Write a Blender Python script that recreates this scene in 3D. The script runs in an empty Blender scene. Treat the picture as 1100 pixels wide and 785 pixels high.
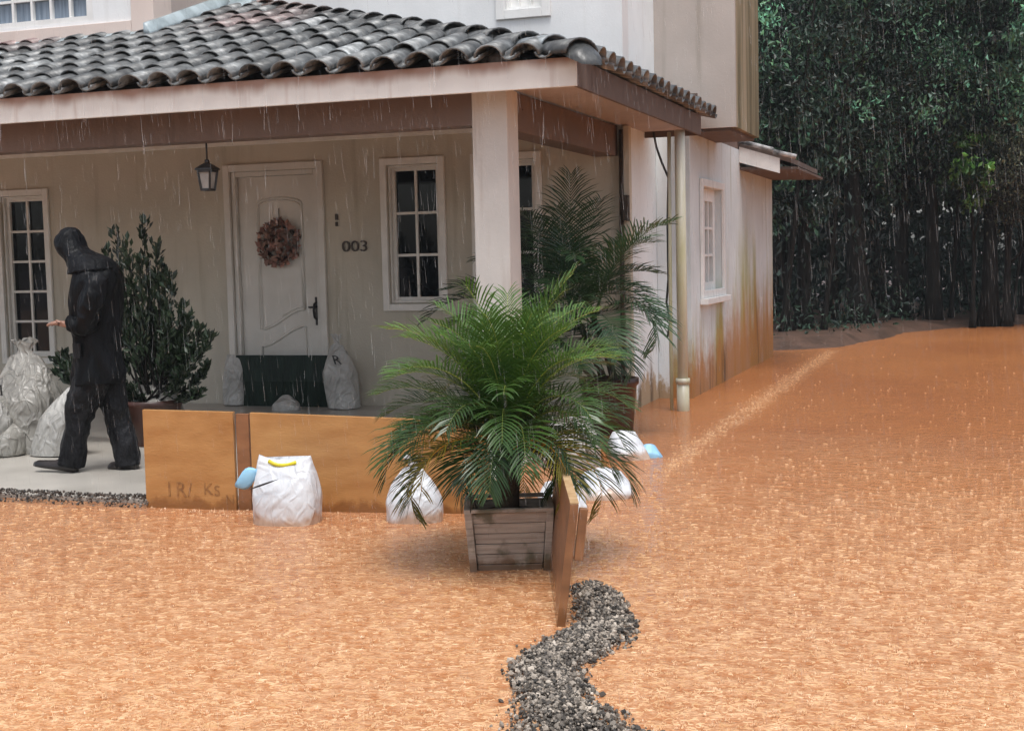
import bpy, math, random
import numpy as np
from mathutils import Vector, Matrix, noise, Quaternion
random.seed(11); rng = np.random.default_rng(7)
S = bpy.context.scene
COL = S.collection
PI = math.pi
# ------------------------------------------------------------------ camera
FPX, CX, CY, H = 1450.0, 550.0, 392.5, 1.45
YAW, PIT, ROL = math.radians(-19.176), math.radians(4.589), math.radians(-1.337)
fwd = Vector((math.sin(YAW)*math.cos(PIT), math.cos(YAW)*math.cos(PIT), -math.sin(PIT)))
rt0 = Vector((math.cos(YAW), -math.sin(YAW), 0)); up0 = rt0.cross(fwd)
RT = math.cos(ROL)*rt0 + math.sin(ROL)*up0
UP = -math.sin(ROL)*rt0 + math.cos(ROL)*up0
CAM = Vector((0, 0, H))
cd = bpy.data.cameras.new('camera'); co = bpy.data.objects.new('camera', cd); COL.objects.link(co)
cd.sensor_width = 36; cd.sensor_fit = 'HORIZONTAL'; cd.lens = 36*FPX/1100; cd.clip_start = .05; cd.clip_end = 2000
m = Matrix((RT, UP, -fwd)).transposed().to_4x4(); m.translation = CAM; co.matrix_world = m
S.camera = co
def ray(x, y): return RT*(x-CX) - UP*(y-CY) + fwd*FPX
def at(x, y, Y):                       # survey helper: a sight line met by the vertical plane at depth Y
    r = ray(x, y); return CAM + r*(Y/r.y)
def onz(x, y, z=0.0):                  # ... or by a level plane
    r = ray(x, y); return CAM + r*((z-H)/r.z)
def proj(p):
    d = Vector(p)-CAM; w = d.dot(fwd)
    return (CX+FPX*d.dot(RT)/w, CY-FPX*d.dot(UP)/w) if w > .1 else (-9e3, -9e3)

# ------------------------------------------------------------------ materials
def nodes(name):
    mt = bpy.data.materials.new(name); mt.use_nodes = True
    n = mt.node_tree.nodes; return mt, n, mt.node_tree.links, n['Principled BSDF']
def ramp(n, stops, interp='LINEAR'):
    r = n.new('ShaderNodeValToRGB'); r.color_ramp.interpolation = interp
    e = r.color_ramp.elements
    while len(e) < len(stops): e.new(.5)
    for k, (p, c) in enumerate(stops):
        e[k].position = p; e[k].color = (c, c, c, 1) if isinstance(c, (int, float)) else (*c[:3], 1)
    return r
def mixc(n, l, fac, a, b, mode='MIX'):
    x = n.new('ShaderNodeMix'); x.data_type = 'RGBA'; x.blend_type = mode
    for s, v in ((x.inputs[0], fac), (x.inputs[6], a), (x.inputs[7], b)):
        if hasattr(v, 'default_value') or hasattr(v, 'links'): l.new(v, s)
        elif isinstance(v, (tuple, list)): s.default_value = (*v[:3], 1)
        else: s.default_value = v
    return x.outputs[2]
def noisen(n, l, scale, detail=4, stretch=None, rough=.55, world=False, rot=None):
    t = n.new('ShaderNodeTexNoise'); t.inputs['Scale'].default_value = scale; t.inputs['Detail'].default_value = detail
    t.inputs['Roughness'].default_value = rough
    if world: src = n.new('ShaderNodeNewGeometry').outputs['Position']
    else: src = n.new('ShaderNodeTexCoord').outputs['Object']
    mp = n.new('ShaderNodeMapping'); l.new(src, mp.inputs[0])
    if stretch: mp.inputs['Scale'].default_value = stretch
    if rot: mp.inputs['Rotation'].default_value = rot
    l.new(mp.outputs[0], t.inputs['Vector'])
    return t.outputs['Fac']
def mth(n, l, op, a, b=None):
    x = n.new('ShaderNodeMath'); x.operation = op
    for i, v in enumerate((a, b)):
        if v is None: continue
        if isinstance(v, (int, float)): x.inputs[i].default_value = v
        else: l.new(v, x.inputs[i])
    return x.outputs[0]
def maprange(n, l, v, a, b, c=0.0, d=1.0, smooth=True):
    x = n.new('ShaderNodeMapRange'); x.interpolation_type = 'SMOOTHSTEP' if smooth else 'LINEAR'
    l.new(v, x.inputs[0])
    for i, q in enumerate((a, b, c, d)): x.inputs[1+i].default_value = q
    return x.outputs[0]
def mat(name, c1, c2=None, scale=6, rough=.6, bump=.0, bscale=40, stretch=None, tint=False, spec=.5, detail=5, bdist=.01, contrast=(.35, .65), metal=0):
    mt, n, l, b = nodes(name)
    b.inputs['Roughness'].default_value = rough; b.inputs['Specular IOR Level'].default_value = spec; b.inputs['Metallic'].default_value = metal
    c2 = c2 or tuple(x*.8 for x in c1)
    f = noisen(n, l, scale, detail, stretch)
    r = ramp(n, ((contrast[0], c2), (contrast[1], c1))); l.new(f, r.inputs[0]); c = r.outputs[0]
    if tint:
        a = n.new('ShaderNodeAttribute'); a.attribute_name = 'tint'
        c = mixc(n, l, 1.0, c, a.outputs['Color'], 'MULTIPLY')
    l.new(c, b.inputs['Base Color'])
    if bump:
        bp = n.new('ShaderNodeBump'); bp.inputs['Strength'].default_value = bump; bp.inputs['Distance'].default_value = bdist
        l.new(noisen(n, l, bscale, 5, stretch), bp.inputs['Height']); l.new(bp.outputs[0], b.inputs['Normal'])
    return mt
M = {}
def wetband(mt, col, h=.07, strength=.8):
    n = mt.node_tree.nodes; l = mt.node_tree.links; b = n['Principled BSDF']; src = b.inputs['Base Color'].links[0].from_socket
    g = n.new('ShaderNodeNewGeometry'); sp = n.new('ShaderNodeSeparateXYZ'); l.new(g.outputs['Position'], sp.inputs[0])
    z = mth(n, l, 'ADD', sp.outputs['Z'], mth(n, l, 'MULTIPLY', mth(n, l, 'SUBTRACT', noisen(n, l, 9, 5, (1, 1, .5), world=True), .5), h*2.4))
    c = mixc(n, l, mth(n, l, 'MULTIPLY', maprange(n, l, z, h, h*.25), strength), src, col); l.new(c, b.inputs['Base Color'])
    l.new(maprange(n, l, z, h, h*.4, b.inputs['Roughness'].default_value, .15), b.inputs['Roughness'])
def stucco(name, base, dirt=(.25, .22, .17), drip=.35, rough=.75, mud=None, moss=0, zmud=.9):
    """painted plaster: faint blotches, thin run marks, optional red mud splash along the foot and moss patches"""
    mt, n, l, b = nodes(name); b.inputs['Roughness'].default_value = rough; b.inputs['Specular IOR Level'].default_value = .3
    f = noisen(n, l, 1.6, 6, world=True); r = ramp(n, ((.35, tuple(x*.86 for x in base)), (.68, base))); l.new(f, r.inputs[0]); c = r.outputs[0]
    d = noisen(n, l, 1.0, 5, (9, 9, .55), world=True)
    c = mixc(n, l, mth(n, l, 'MULTIPLY', maprange(n, l, d, .52, .78), drip), c, dirt)
    if mud:
        g = n.new('ShaderNodeNewGeometry'); sp = n.new('ShaderNodeSeparateXYZ'); l.new(g.outputs['Position'], sp.inputs[0])
        z = mth(n, l, 'ADD', sp.outputs['Z'], mth(n, l, 'MULTIPLY', mth(n, l, 'SUBTRACT', noisen(n, l, 1.5, 5, (3, 2.6, .5), world=True), .5), -.85))
        z = mth(n, l, 'ADD', z, mth(n, l, 'MULTIPLY', mth(n, l, 'SUBTRACT', noisen(n, l, 9, 6, (1, 1, .8), world=True, rough=.7), .5), -.55))
        yy = maprange(n, l, sp.outputs['Y'], 13.2, 17.5, .45, 1.0)
        z = mth(n, l, 'DIVIDE', z, yy)
        if moss:
            ms = mth(n, l, 'MULTIPLY', maprange(n, l, noisen(n, l, 1.0, 5, (2.5, 1.7, .3), world=True), .42, .60), maprange(n, l, z, 2.3, .7))
            c = mixc(n, l, mth(n, l, 'MULTIPLY', ms, moss), c, (.33, .32, .10))
        c = mixc(n, l, mth(n, l, 'MULTIPLY', maprange(n, l, z, zmud, .3), .92), c, mud)
        dk = mth(n, l, 'MULTIPLY', maprange(n, l, noisen(n, l, 1.0, 4, (5, 4.2, .45), world=True), .53, .64), maprange(n, l, z, .95, .2))
        c = mixc(n, l, mth(n, l, 'MULTIPLY', dk, .75), c, (.09, .055, .03))
    l.new(c, b.inputs['Base Color'])
    bp = n.new('ShaderNodeBump'); bp.inputs['Strength'].default_value = .35; bp.inputs['Distance'].default_value = .004
    l.new(noisen(n, l, 45, 5, world=True), bp.inputs['Height']); l.new(bp.outputs[0], b.inputs['Normal'])
    return mt
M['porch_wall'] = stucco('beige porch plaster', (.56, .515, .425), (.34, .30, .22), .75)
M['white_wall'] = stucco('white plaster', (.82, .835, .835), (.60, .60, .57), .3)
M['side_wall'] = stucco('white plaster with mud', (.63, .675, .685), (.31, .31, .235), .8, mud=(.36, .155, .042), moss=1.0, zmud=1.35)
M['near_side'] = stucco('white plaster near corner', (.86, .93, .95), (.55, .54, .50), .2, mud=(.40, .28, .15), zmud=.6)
M['pink'] = stucco('pink plaster', (.46, .415, .38), (.29, .26, .22), .8)
M['pink_stain'] = stucco('mouldy pink plaster', (.21, .165, .10), (.05, .048, .018), 1.0)
M['column'] = stucco('pale pink painted plaster', (.63, .605, .57), (.36, .30, .25), .9)
M['beam'] = stucco('terracotta painted beam', (.175, .123, .10), (.11, .08, .066), .6)
M['soffit'] = stucco('pale soffit board', (.48, .405, .37), (.30, .22, .19), .4)
M['bay'] = stucco('peach window trim', (.72, .61, .55), (.6, .48, .42), .3)
def bagmat(name, c1, c2, rough, scale, bump, dist):
    mt, n, l, b = nodes(name); b.inputs['Roughness'].default_value = rough
    f = noisen(n, l, 5, 4); r = ramp(n, ((.3, c2), (.7, c1))); l.new(f, r.inputs[0]); l.new(r.outputs[0], b.inputs['Base Color'])
    tc = n.new('ShaderNodeTexCoord').outputs['Object']; nz = n.new('ShaderNodeTexNoise'); nz.inputs['Scale'].default_value = scale*.8; l.new(tc, nz.inputs['Vector'])
    vm = n.new('ShaderNodeVectorMath'); vm.operation = 'MULTIPLY_ADD'; l.new(nz.outputs['Color'], vm.inputs[0]); vm.inputs[1].default_value = (.22, .22, .22); l.new(tc, vm.inputs[2])
    sq = n.new('ShaderNodeVectorMath'); sq.operation = 'MULTIPLY'; l.new(vm.outputs[0], sq.inputs[0]); sq.inputs[1].default_value = (1, 1, .42)
    hs = []
    for sc in (scale*1.1, scale*2.6):
        v = n.new('ShaderNodeTexVoronoi'); v.feature = 'DISTANCE_TO_EDGE'; v.inputs['Scale'].default_value = sc; l.new(sq.outputs[0], v.inputs['Vector']); hs.append(maprange(n, l, v.outputs['Distance'], .16, 0.0))
    h = mth(n, l, 'ADD', mth(n, l, 'ADD', mth(n, l, 'MULTIPLY', hs[0], .6), mth(n, l, 'MULTIPLY', hs[1], .3)), noisen(n, l, scale*2.2, 4, (1, 1, .6)))
    bp = n.new('ShaderNodeBump'); bp.inputs['Strength'].default_value = bump; bp.inputs['Distance'].default_value = dist
    l.new(h, bp.inputs['Height']); l.new(bp.outputs[0], b.inputs['Normal']); return mt
def fascia_mat():
    mt, n, l, b = nodes('fascia paint with rusty runs'); b.inputs['Roughness'].default_value = .5
    g = n.new('ShaderNodeNewGeometry'); sp = n.new('ShaderNodeSeparateXYZ'); l.new(g.outputs['Position'], sp.inputs[0])
    z = mth(n, l, 'ADD', sp.outputs['Z'], mth(n, l, 'MULTIPLY', mth(n, l, 'SUBTRACT', noisen(n, l, 4.2, 3, (1, 1, .3), world=True), .5), .16))
    c = mixc(n, l, maprange(n, l, z, 2.645, 2.735), (.76, .745, .71), (.36, .235, .19))
    d = noisen(n, l, 1, 4, (14, 14, .7), world=True)
    c = mixc(n, l, mth(n, l, 'MULTIPLY', maprange(n, l, d, .55, .75), .45), c, (.42, .30, .25))
    l.new(c, b.inputs['Base Color']); return mt
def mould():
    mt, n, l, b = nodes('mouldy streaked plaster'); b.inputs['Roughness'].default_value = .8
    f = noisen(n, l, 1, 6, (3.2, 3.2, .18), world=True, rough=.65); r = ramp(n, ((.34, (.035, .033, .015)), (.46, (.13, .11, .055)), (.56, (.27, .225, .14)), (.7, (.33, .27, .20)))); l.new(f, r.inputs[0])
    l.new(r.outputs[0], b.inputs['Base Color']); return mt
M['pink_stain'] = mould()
M['fascia'] = fascia_mat()
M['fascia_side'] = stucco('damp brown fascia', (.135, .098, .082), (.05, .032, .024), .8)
M['trim'] = mat('cream window paint', (.76, .74, .69), (.68, .66, .61), 8, .45)
M['white_trim'] = mat('white gloss paint', (.82, .82, .80), (.72, .72, .70), 6, .4)
M['door'] = mat('off-white door paint', (.66, .635, .58), (.58, .555, .50), 3, .42)
M['glass'] = mat('dark window glass', (.007, .009, .012), (.004, .005, .007), 2, .05, spec=.3)
M['glass_blue'] = mat('curtained window glass', (.22, .27, .33), (.12, .16, .21), 5, .12, stretch=(8, 1, .5))
M['iron'] = mat('black iron', (.025, .022, .02), (.012, .011, .01), 20, .45)
M['bronze'] = mat('dark bronze', (.06, .045, .03), (.03, .02, .015), 30, .4)
M['lamp_glass'] = mat('milky lamp glass', (.42, .40, .37), (.3, .28, .26), 10, .25)
M['flash'] = mat('zinc flashing', (.42, .50, .53), (.20, .25, .27), 5, .35, bump=.3, bscale=12)
M['mortar'] = mat('pale mortar', (.55, .54, .53), (.07, .07, .07), 9, .8, bump=.8, bscale=25)
M['pvc'] = mat('aged pvc pipe', (.60, .575, .51), (.44, .41, .24), 2.2, .4, stretch=(3, 3, .5))
M['cable'] = mat('black cable', (.02, .02, .02), None, 10, .5)
def tile_mat():
    mt, n, l, b = nodes('wet dark roof tile'); b.inputs['Roughness'].default_value = .3
    a = n.new('ShaderNodeAttribute'); a.attribute_name = 'tint'
    f = noisen(n, l, 9, 6); r = ramp(n, ((.3, (.026, .028, .028)), (.55, (.068, .071, .071)), (.75, (.17, .178, .176)))); l.new(f, r.inputs[0])
    c = mixc(n, l, 1, r.outputs[0], a.outputs['Color'], 'MULTIPLY')
    l.new(c, b.inputs['Base Color'])
    rr = maprange(n, l, noisen(n, l, 14, 4), .35, .7, .28, .6); l.new(rr, b.inputs['Roughness'])
    bp = n.new('ShaderNodeBump'); bp.inputs['Strength'].default_value = .5; bp.inputs['Distance'].default_value = .006
    l.new(noisen(n, l, 30, 5), bp.inputs['Height']); l.new(bp.outputs[0], b.inputs['Normal']); return mt
M['tile'] = tile_mat()
M['terrace'] = mat('wet worn paving', (.47, .44, .39), (.36, .335, .295), 1.6, .34, bump=.12, bscale=14)
M['board'] = mat('orange varnished plywood', (.51, .275, .10), (.34, .15, .042), 2.6, .36, stretch=(1, 1, 3.5), bump=.15, bscale=30, contrast=(.28, .72), detail=8)
M['board_dark'] = mat('damp plywood', (.31, .14, .06), (.18, .08, .035), 3, .4, stretch=(1, 1, 3))
M['board_edge'] = mat('pale cut plywood edge', (.58, .40, .22), (.4, .24, .11), 12, .6)
M['brown_ink'] = mat('burnt brown marks', (.20, .09, .028), (.36, .18, .06), 30, .6)
M['bag'] = bagmat('white woven plastic', (.66, .68, .70), (.56, .58, .61), .42, 5.0, .5, .018)
M['bag_grey'] = bagmat('grubby white woven plastic', (.52, .51, .48), (.30, .29, .265), .42, 5.5, .65, .025)
M['bag_clear'] = bagmat('wet grey plastic wrap', (.36, .345, .31), (.17, .16, .14), .36, 5.5, .7, .03)
M['yellow'] = mat('yellow plastic tape', (.75, .66, .03), (.6, .5, .02), 8, .4)
M['blue'] = mat('light blue plastic', (.30, .58, .78), (.22, .45, .66), 8, .4)
M['ink'] = mat('black print', (.02, .02, .02), None, 8, .6)
wetband(M['board'], (.20, .085, .03), .08); wetband(M['board_dark'], (.16, .07, .028), .1); wetband(M['bag'], (.42, .24, .12), .07, .75)
M['black_sheet'] = mat('dark green black sheeting', (.010, .024, .016), (.005, .012, .008), 2, .5, spec=.2, stretch=(5, 5, .6), bump=.5, bscale=5, bdist=.02)
def plank_mat():
    mt, n, l, b = nodes('weathered planter wood'); b.inputs['Roughness'].default_value = .7
    c = ramp(n, ((.3, (.27, .22, .18)), (.7, (.50, .42, .35)))); l.new(noisen(n, l, 3, 6, (1.5, 1.5, 22)), c.inputs[0])
    ms = maprange(n, l, noisen(n, l, 6, 5), .52, .64)
    cc = mixc(n, l, mth(n, l, 'MULTIPLY', ms, .75), c.outputs[0], (.05, .05, .015)); l.new(cc, b.inputs['Base Color'])
    bp = n.new('ShaderNodeBump'); bp.inputs['Strength'].default_value = .5; bp.inputs['Distance'].default_value = .006
    l.new(noisen(n, l, 4, 5, (1, 1, 30)), bp.inputs['Height']); l.new(bp.outputs[0], b.inputs['Normal']); return mt
M['plank'] = plank_mat()
wetband(M['plank'], (.13, .07, .035), .07)
M['soil'] = mat('dark potting soil', (.035, .022, .014), (.015, .01, .007), 20, .9, bump=1, bscale=40)
M['clay'] = mat('dark brown glazed pot', (.065, .022, .014), (.035, .014, .009), 5, .35)
M['gravel'] = mat('crushed grey stone', (.27, .24, .205), (.13, .11, .09), 22, .6, tint=True)
M['gravel_dark'] = mat('wet dark gravel', (.12, .105, .09), (.05, .043, .037), 18, .45, tint=True)
M['bank_soil'] = mat('wet brown earth', (.12, .068, .047), (.06, .036, .025), 3, .5, bump=.6, bscale=10, bdist=.05)
def leafmat(name, c, c2, rough=.4, trans=.25):
    mt, n, l, b = nodes(name); b.inputs['Roughness'].default_value = rough
    a = n.new('ShaderNodeAttribute'); a.attribute_name = 'tint'
    r = ramp(n, ((.35, c2), (.65, c))); l.new(noisen(n, l, 3, 3), r.inputs[0])
    cc = mixc(n, l, 1, r.outputs[0], a.outputs['Color'], 'MULTIPLY'); l.new(cc, b.inputs['Base Color'])
    if trans:
        t = n.new('ShaderNodeBsdfTranslucent'); l.new(cc, t.inputs[0]); mx = n.new('ShaderNodeMixShader'); mx.inputs[0].default_value = trans
        l.new(b.outputs[0], mx.inputs[1]); l.new(t.outputs[0], mx.inputs[2]); l.new(mx.outputs[0], n['Material Output'].inputs[0])
    return mt
M['palm_leaf'] = leafmat('palm leaflet', (.060, .125, .026), (.034, .085, .020), .3, .25)
M['palm_stem'] = leafmat('palm midrib', (.16, .22, .05), (.10, .15, .035), .4, 0)
M['dark_palm'] = leafmat('deep green palm leaflet', (.03, .068, .026), (.02, .048, .02), .35, .2)
M['shrub_leaf'] = leafmat('leathery dark leaf', (.022, .038, .018), (.013, .024, .012), .32, .1)
M['tree_leaf'] = leafmat('forest leaf', (.032, .074, .042), (.014, .036, .022), .45, .15)
M['far_leaf'] = leafmat('shaded forest leaf', (.010, .026, .018), (.005, .013, .009), .6, .05)
M['bush_leaf'] = leafmat('fine olive foliage', (.075, .085, .05), (.04, .045, .028), .5, .15)
M['bark'] = mat('dark wet bark', (.016, .013, .011), (.006, .005, .004), 5, .7, spec=.2, stretch=(4, 4, .6), bump=.8, bscale=8, bdist=.04)
M['palm_trunk'] = mat('fibrous palm trunk', (.09, .06, .035), (.035, .022, .014), 14, .8, bump=1, bscale=20, bdist=.02)
M['raincoat'] = mat('black wet raincoat', (.0075, .008, .010), (.003, .0035, .004), 4, .45, bump=.7, bscale=8, bdist=.03, stretch=(1.8, 1.8, .6), spec=.13)
M['trousers'] = mat('dark wet trousers', (.014, .014, .016), (.007, .007, .008), 4, .55, spec=.16, bump=1, bscale=9, bdist=.05, stretch=(1.8, 1.8, .7))
for k_ in ('raincoat', 'trousers'):
    n_ = M[k_].node_tree.nodes; l_ = M[k_].node_tree.links
    l_.new(maprange(n_, l_, noisen(n_, l_, 5, 5, (2, 2, .45)), .42, .62, .7, .36), n_['Principled BSDF'].inputs['Roughness'])
M['shoe'] = mat('brown black leather', (.03, .02, .016), (.012, .009, .008), 8, .35)
M['skin'] = mat('skin', (.34, .19, .135), (.27, .145, .10), 12, .5)
M['petal'] = mat('dried flower petals', (.26, .175, .135), (.14, .085, .065), 12, .7, tint=True)
def water_mat():
    mt, n, l, b = nodes('muddy flood water'); b.inputs['Roughness'].default_value = .1; b.inputs['IOR'].default_value = 1.33
    f = noisen(n, l, .3, 4, (1, .7, 1)); r = ramp(n, ((.3, (.37, .130, .047)), (.7, (.50, .198, .068)))); l.new(f, r.inputs[0])
    r1 = noisen(n, l, 14, 3, (.7, 1, 1), rot=(0, 0, .25)); r2 = noisen(n, l, 34, 3, (.75, 1, 1), rot=(0, 0, -.2)); fine = noisen(n, l, 75, 3)
    # rain froth on the crests; near-to-far fade paints the brighter foreground light into colour
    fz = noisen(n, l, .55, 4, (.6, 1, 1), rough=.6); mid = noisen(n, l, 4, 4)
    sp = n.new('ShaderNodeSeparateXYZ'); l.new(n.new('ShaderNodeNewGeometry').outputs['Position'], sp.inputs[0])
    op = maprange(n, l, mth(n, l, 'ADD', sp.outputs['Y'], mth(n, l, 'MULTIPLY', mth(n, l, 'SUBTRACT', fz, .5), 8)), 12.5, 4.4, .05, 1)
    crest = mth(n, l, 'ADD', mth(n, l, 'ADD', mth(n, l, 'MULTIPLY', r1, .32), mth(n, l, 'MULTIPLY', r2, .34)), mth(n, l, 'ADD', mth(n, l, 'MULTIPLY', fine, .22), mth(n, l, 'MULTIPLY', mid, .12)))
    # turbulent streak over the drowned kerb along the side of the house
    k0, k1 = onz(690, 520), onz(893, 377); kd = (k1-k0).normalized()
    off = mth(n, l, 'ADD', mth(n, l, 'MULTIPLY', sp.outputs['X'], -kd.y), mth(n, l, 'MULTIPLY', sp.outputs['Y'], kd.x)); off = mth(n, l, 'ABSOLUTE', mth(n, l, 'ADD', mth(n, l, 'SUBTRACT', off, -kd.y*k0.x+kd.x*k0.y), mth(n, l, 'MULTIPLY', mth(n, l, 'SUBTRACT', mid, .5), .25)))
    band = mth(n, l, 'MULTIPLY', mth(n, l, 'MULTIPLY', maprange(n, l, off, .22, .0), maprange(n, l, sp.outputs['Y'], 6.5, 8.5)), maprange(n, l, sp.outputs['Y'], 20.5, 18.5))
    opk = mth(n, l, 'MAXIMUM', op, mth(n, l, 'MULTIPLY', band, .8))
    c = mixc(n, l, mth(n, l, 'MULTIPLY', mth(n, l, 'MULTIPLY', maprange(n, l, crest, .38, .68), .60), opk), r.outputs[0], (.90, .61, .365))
    l.new(c, b.inputs['Base Color'])
    h3 = noisen(n, l, 3, 3, (1, .7, 1))
    v = n.new('ShaderNodeTexVoronoi'); v.inputs['Scale'].default_value = 15; tc = n.new('ShaderNodeTexCoord'); l.new(tc.outputs['Object'], v.inputs['Vector'])
    rg = mth(n, l, 'SINE', mth(n, l, 'MULTIPLY', v.outputs['Distance'], 22.0))          # rain rings
    hh = mth(n, l, 'ADD', mth(n, l, 'ADD', r1, mth(n, l, 'MULTIPLY', r2, .6)), mth(n, l, 'ADD', mth(n, l, 'ADD', h3, mth(n, l, 'MULTIPLY', fine, .45)), mth(n, l, 'MULTIPLY', rg, .05)))
    bp = n.new('ShaderNodeBump'); bp.inputs['Strength'].default_value = .8; bp.inputs['Distance'].default_value = .022
    l.new(hh, bp.inputs['Height']); l.new(bp.outputs[0], b.inputs['Normal']); return mt
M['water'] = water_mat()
M['splash'] = mat('rain splash', (.78, .54, .34), (.68, .40, .21), 9, .15)
M['froth'] = mat('muddy froth', (.72, .47, .265), (.56, .31, .14), 9, .2)
def rain_mat():
    mt, n, l, b = nodes('rain water'); b.inputs['Base Color'].default_value = (.85, .86, .86, 1); b.inputs['Roughness'].default_value = .2
    t = n.new('ShaderNodeBsdfTransparent'); mx = n.new('ShaderNodeMixShader'); mx.inputs[0].default_value = .15
    l.new(t.outputs[0], mx.inputs[1]); l.new(b.outputs[0], mx.inputs[2]); l.new(mx.outputs[0], n['Material Output'].inputs[0]); return mt
M['rain'] = rain_mat()

# ------------------------------------------------------------------ object helpers
WL = {}                                  # world location of every root (parts are written in world coordinates)
def tag(o, label=None, cat=None, group=None, kind=None):
    if label: o['label'] = label
    if cat: o['category'] = cat
    if group: o['group'] = group
    if kind: o['kind'] = kind
    return o
def thing(name, label, cat, loc, group=None):
    o = bpy.data.objects.new(name, None); o.empty_display_size = .2; COL.objects.link(o); o.location = loc
    WL[o.name] = Vector(loc); return tag(o, label, cat, group)
def link(name, me, material, parent=None):
    o = bpy.data.objects.new(name, me); COL.objects.link(o)
    if material: me.materials.append(M[material] if isinstance(material, str) else material)
    if parent:
        off = WL[parent.name]; o.parent = parent; WL[o.name] = off
        me.transform(Matrix.Translation(-off))
    else: WL[o.name] = Vector((0, 0, 0))
    return o
def npmesh(name, V, F, smooth=False, tint=None):
    V = np.asarray(V, np.float32).reshape(-1, 3); F = np.asarray(F, np.int32); k = F.shape[1]; nf = len(F)
    me = bpy.data.meshes.new(name); me.vertices.add(len(V)); me.vertices.foreach_set('co', V.ravel())
    me.loops.add(nf*k); me.loops.foreach_set('vertex_index', F.ravel())
    me.polygons.add(nf); me.polygons.foreach_set('loop_start', np.arange(nf, dtype=np.int32)*k)
    me.polygons.foreach_set('use_smooth', np.full(nf, smooth)); me.update(calc_edges=True); me.validate()
    if tint is not None:
        a = me.color_attributes.new('tint', 'FLOAT_COLOR', 'POINT')
        T = np.ones((len(V), 4), np.float32); T[:, :3] = tint; a.data.foreach_set('color', T.ravel())
    return me
class MB:
    def __init__(s): s.v = []; s.f = []; s.t = []; s.sm = []; s.tint = (1, 1, 1)
    def add(s, vs, fs, smooth=False):
        k = len(s.v); s.v += [tuple(q) for q in vs]; s.f += [tuple(i+k for i in f) for f in fs]
        s.t += [s.tint]*len(vs); s.sm += [smooth]*len(fs)
    def box(s, x0, x1, y0, y1, z0, z1):
        s.hexa([(x0, y0, z0), (x1, y0, z0), (x1, y1, z0), (x0, y1, z0), (x0, y0, z1), (x1, y0, z1), (x1, y1, z1), (x0, y1, z1)])
    def hexa(s, p, smooth=False): s.add(p, [(3, 2, 1, 0), (4, 5, 6, 7), (0, 1, 5, 4), (1, 2, 6, 5), (2, 3, 7, 6), (3, 0, 4, 7)], smooth)
    def bar(s, a, b, w, h, up=(0, 0, 1)):
        a = Vector(a); b = Vector(b); d = (b-a).normalized(); sd = d.cross(Vector(up))
        if sd.length < 1e-4: sd = d.cross(Vector((1, 0, 0)))
        sd.normalize(); u = sd.cross(d); sd *= w/2; u *= h/2
        s.hexa([a-sd-u, a+sd-u, b+sd-u, b-sd-u, a-sd+u, a+sd+u, b+sd+u, b-sd+u])
    def tube(s, pts, rad, n=8, smooth=True, cap=True):
        pts = [Vector(p) for p in pts]; k = len(pts)
        if not hasattr(rad, '__len__'): rad = [rad]*k
        vs = []; ref = None
        for i, p in enumerate(pts):
            d = (pts[min(i+1, k-1)]-pts[max(i-1, 0)]).normalized()
            if ref is None: ref = d.orthogonal().normalized()
            ref = (ref-d*ref.dot(d)).normalized(); q = d.cross(ref)
            for j in range(n):
                a = 2*PI*j/n; vs.append(p+(ref*math.cos(a)+q*math.sin(a))*rad[i])
        fs = [(i*n+j, i*n+(j+1) % n, (i+1)*n+(j+1) % n, (i+1)*n+j) for i in range(k-1) for j in range(n)]
        if cap: fs += [tuple(range(n-1, -1, -1)), tuple(range((k-1)*n, k*n))]
        s.add(vs, fs, smooth)
    def loft(s, rings, cap=True, smooth=True, closed=True):
        n = len(rings[0]); vs = [q for r in rings for q in r]; fs = []
        for i in range(len(rings)-1):
            for j in range(n if closed else n-1): fs.append((i*n+j, i*n+(j+1) % n, (i+1)*n+(j+1) % n, (i+1)*n+j))
        if cap: fs += [tuple(range(n-1, -1, -1)), tuple(range((len(rings)-1)*n, len(rings)*n))]
        s.add(vs, fs, smooth)
    def build(s, name, material, parent=None, bevel=0):
        me = bpy.data.meshes.new(name); me.from_pydata(s.v, [], s.f); me.update()
        me.polygons.foreach_set('use_smooth', s.sm)
        a = me.color_attributes.new('tint', 'FLOAT_COLOR', 'POINT')
        a.data.foreach_set('color', np.array([(*t, 1) for t in s.t], np.float32).ravel())
        o = link(name, me, material, parent)
        if bevel:
            b = o.modifiers.new('edge', 'BEVEL'); b.width = bevel; b.segments = 2; b.limit_method = 'ANGLE'
        return o
def boxpart(name, material, parent, *dims, bevel=.004):
    b = MB(); b.box(*dims); return b.build(name, material, parent, bevel)
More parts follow.
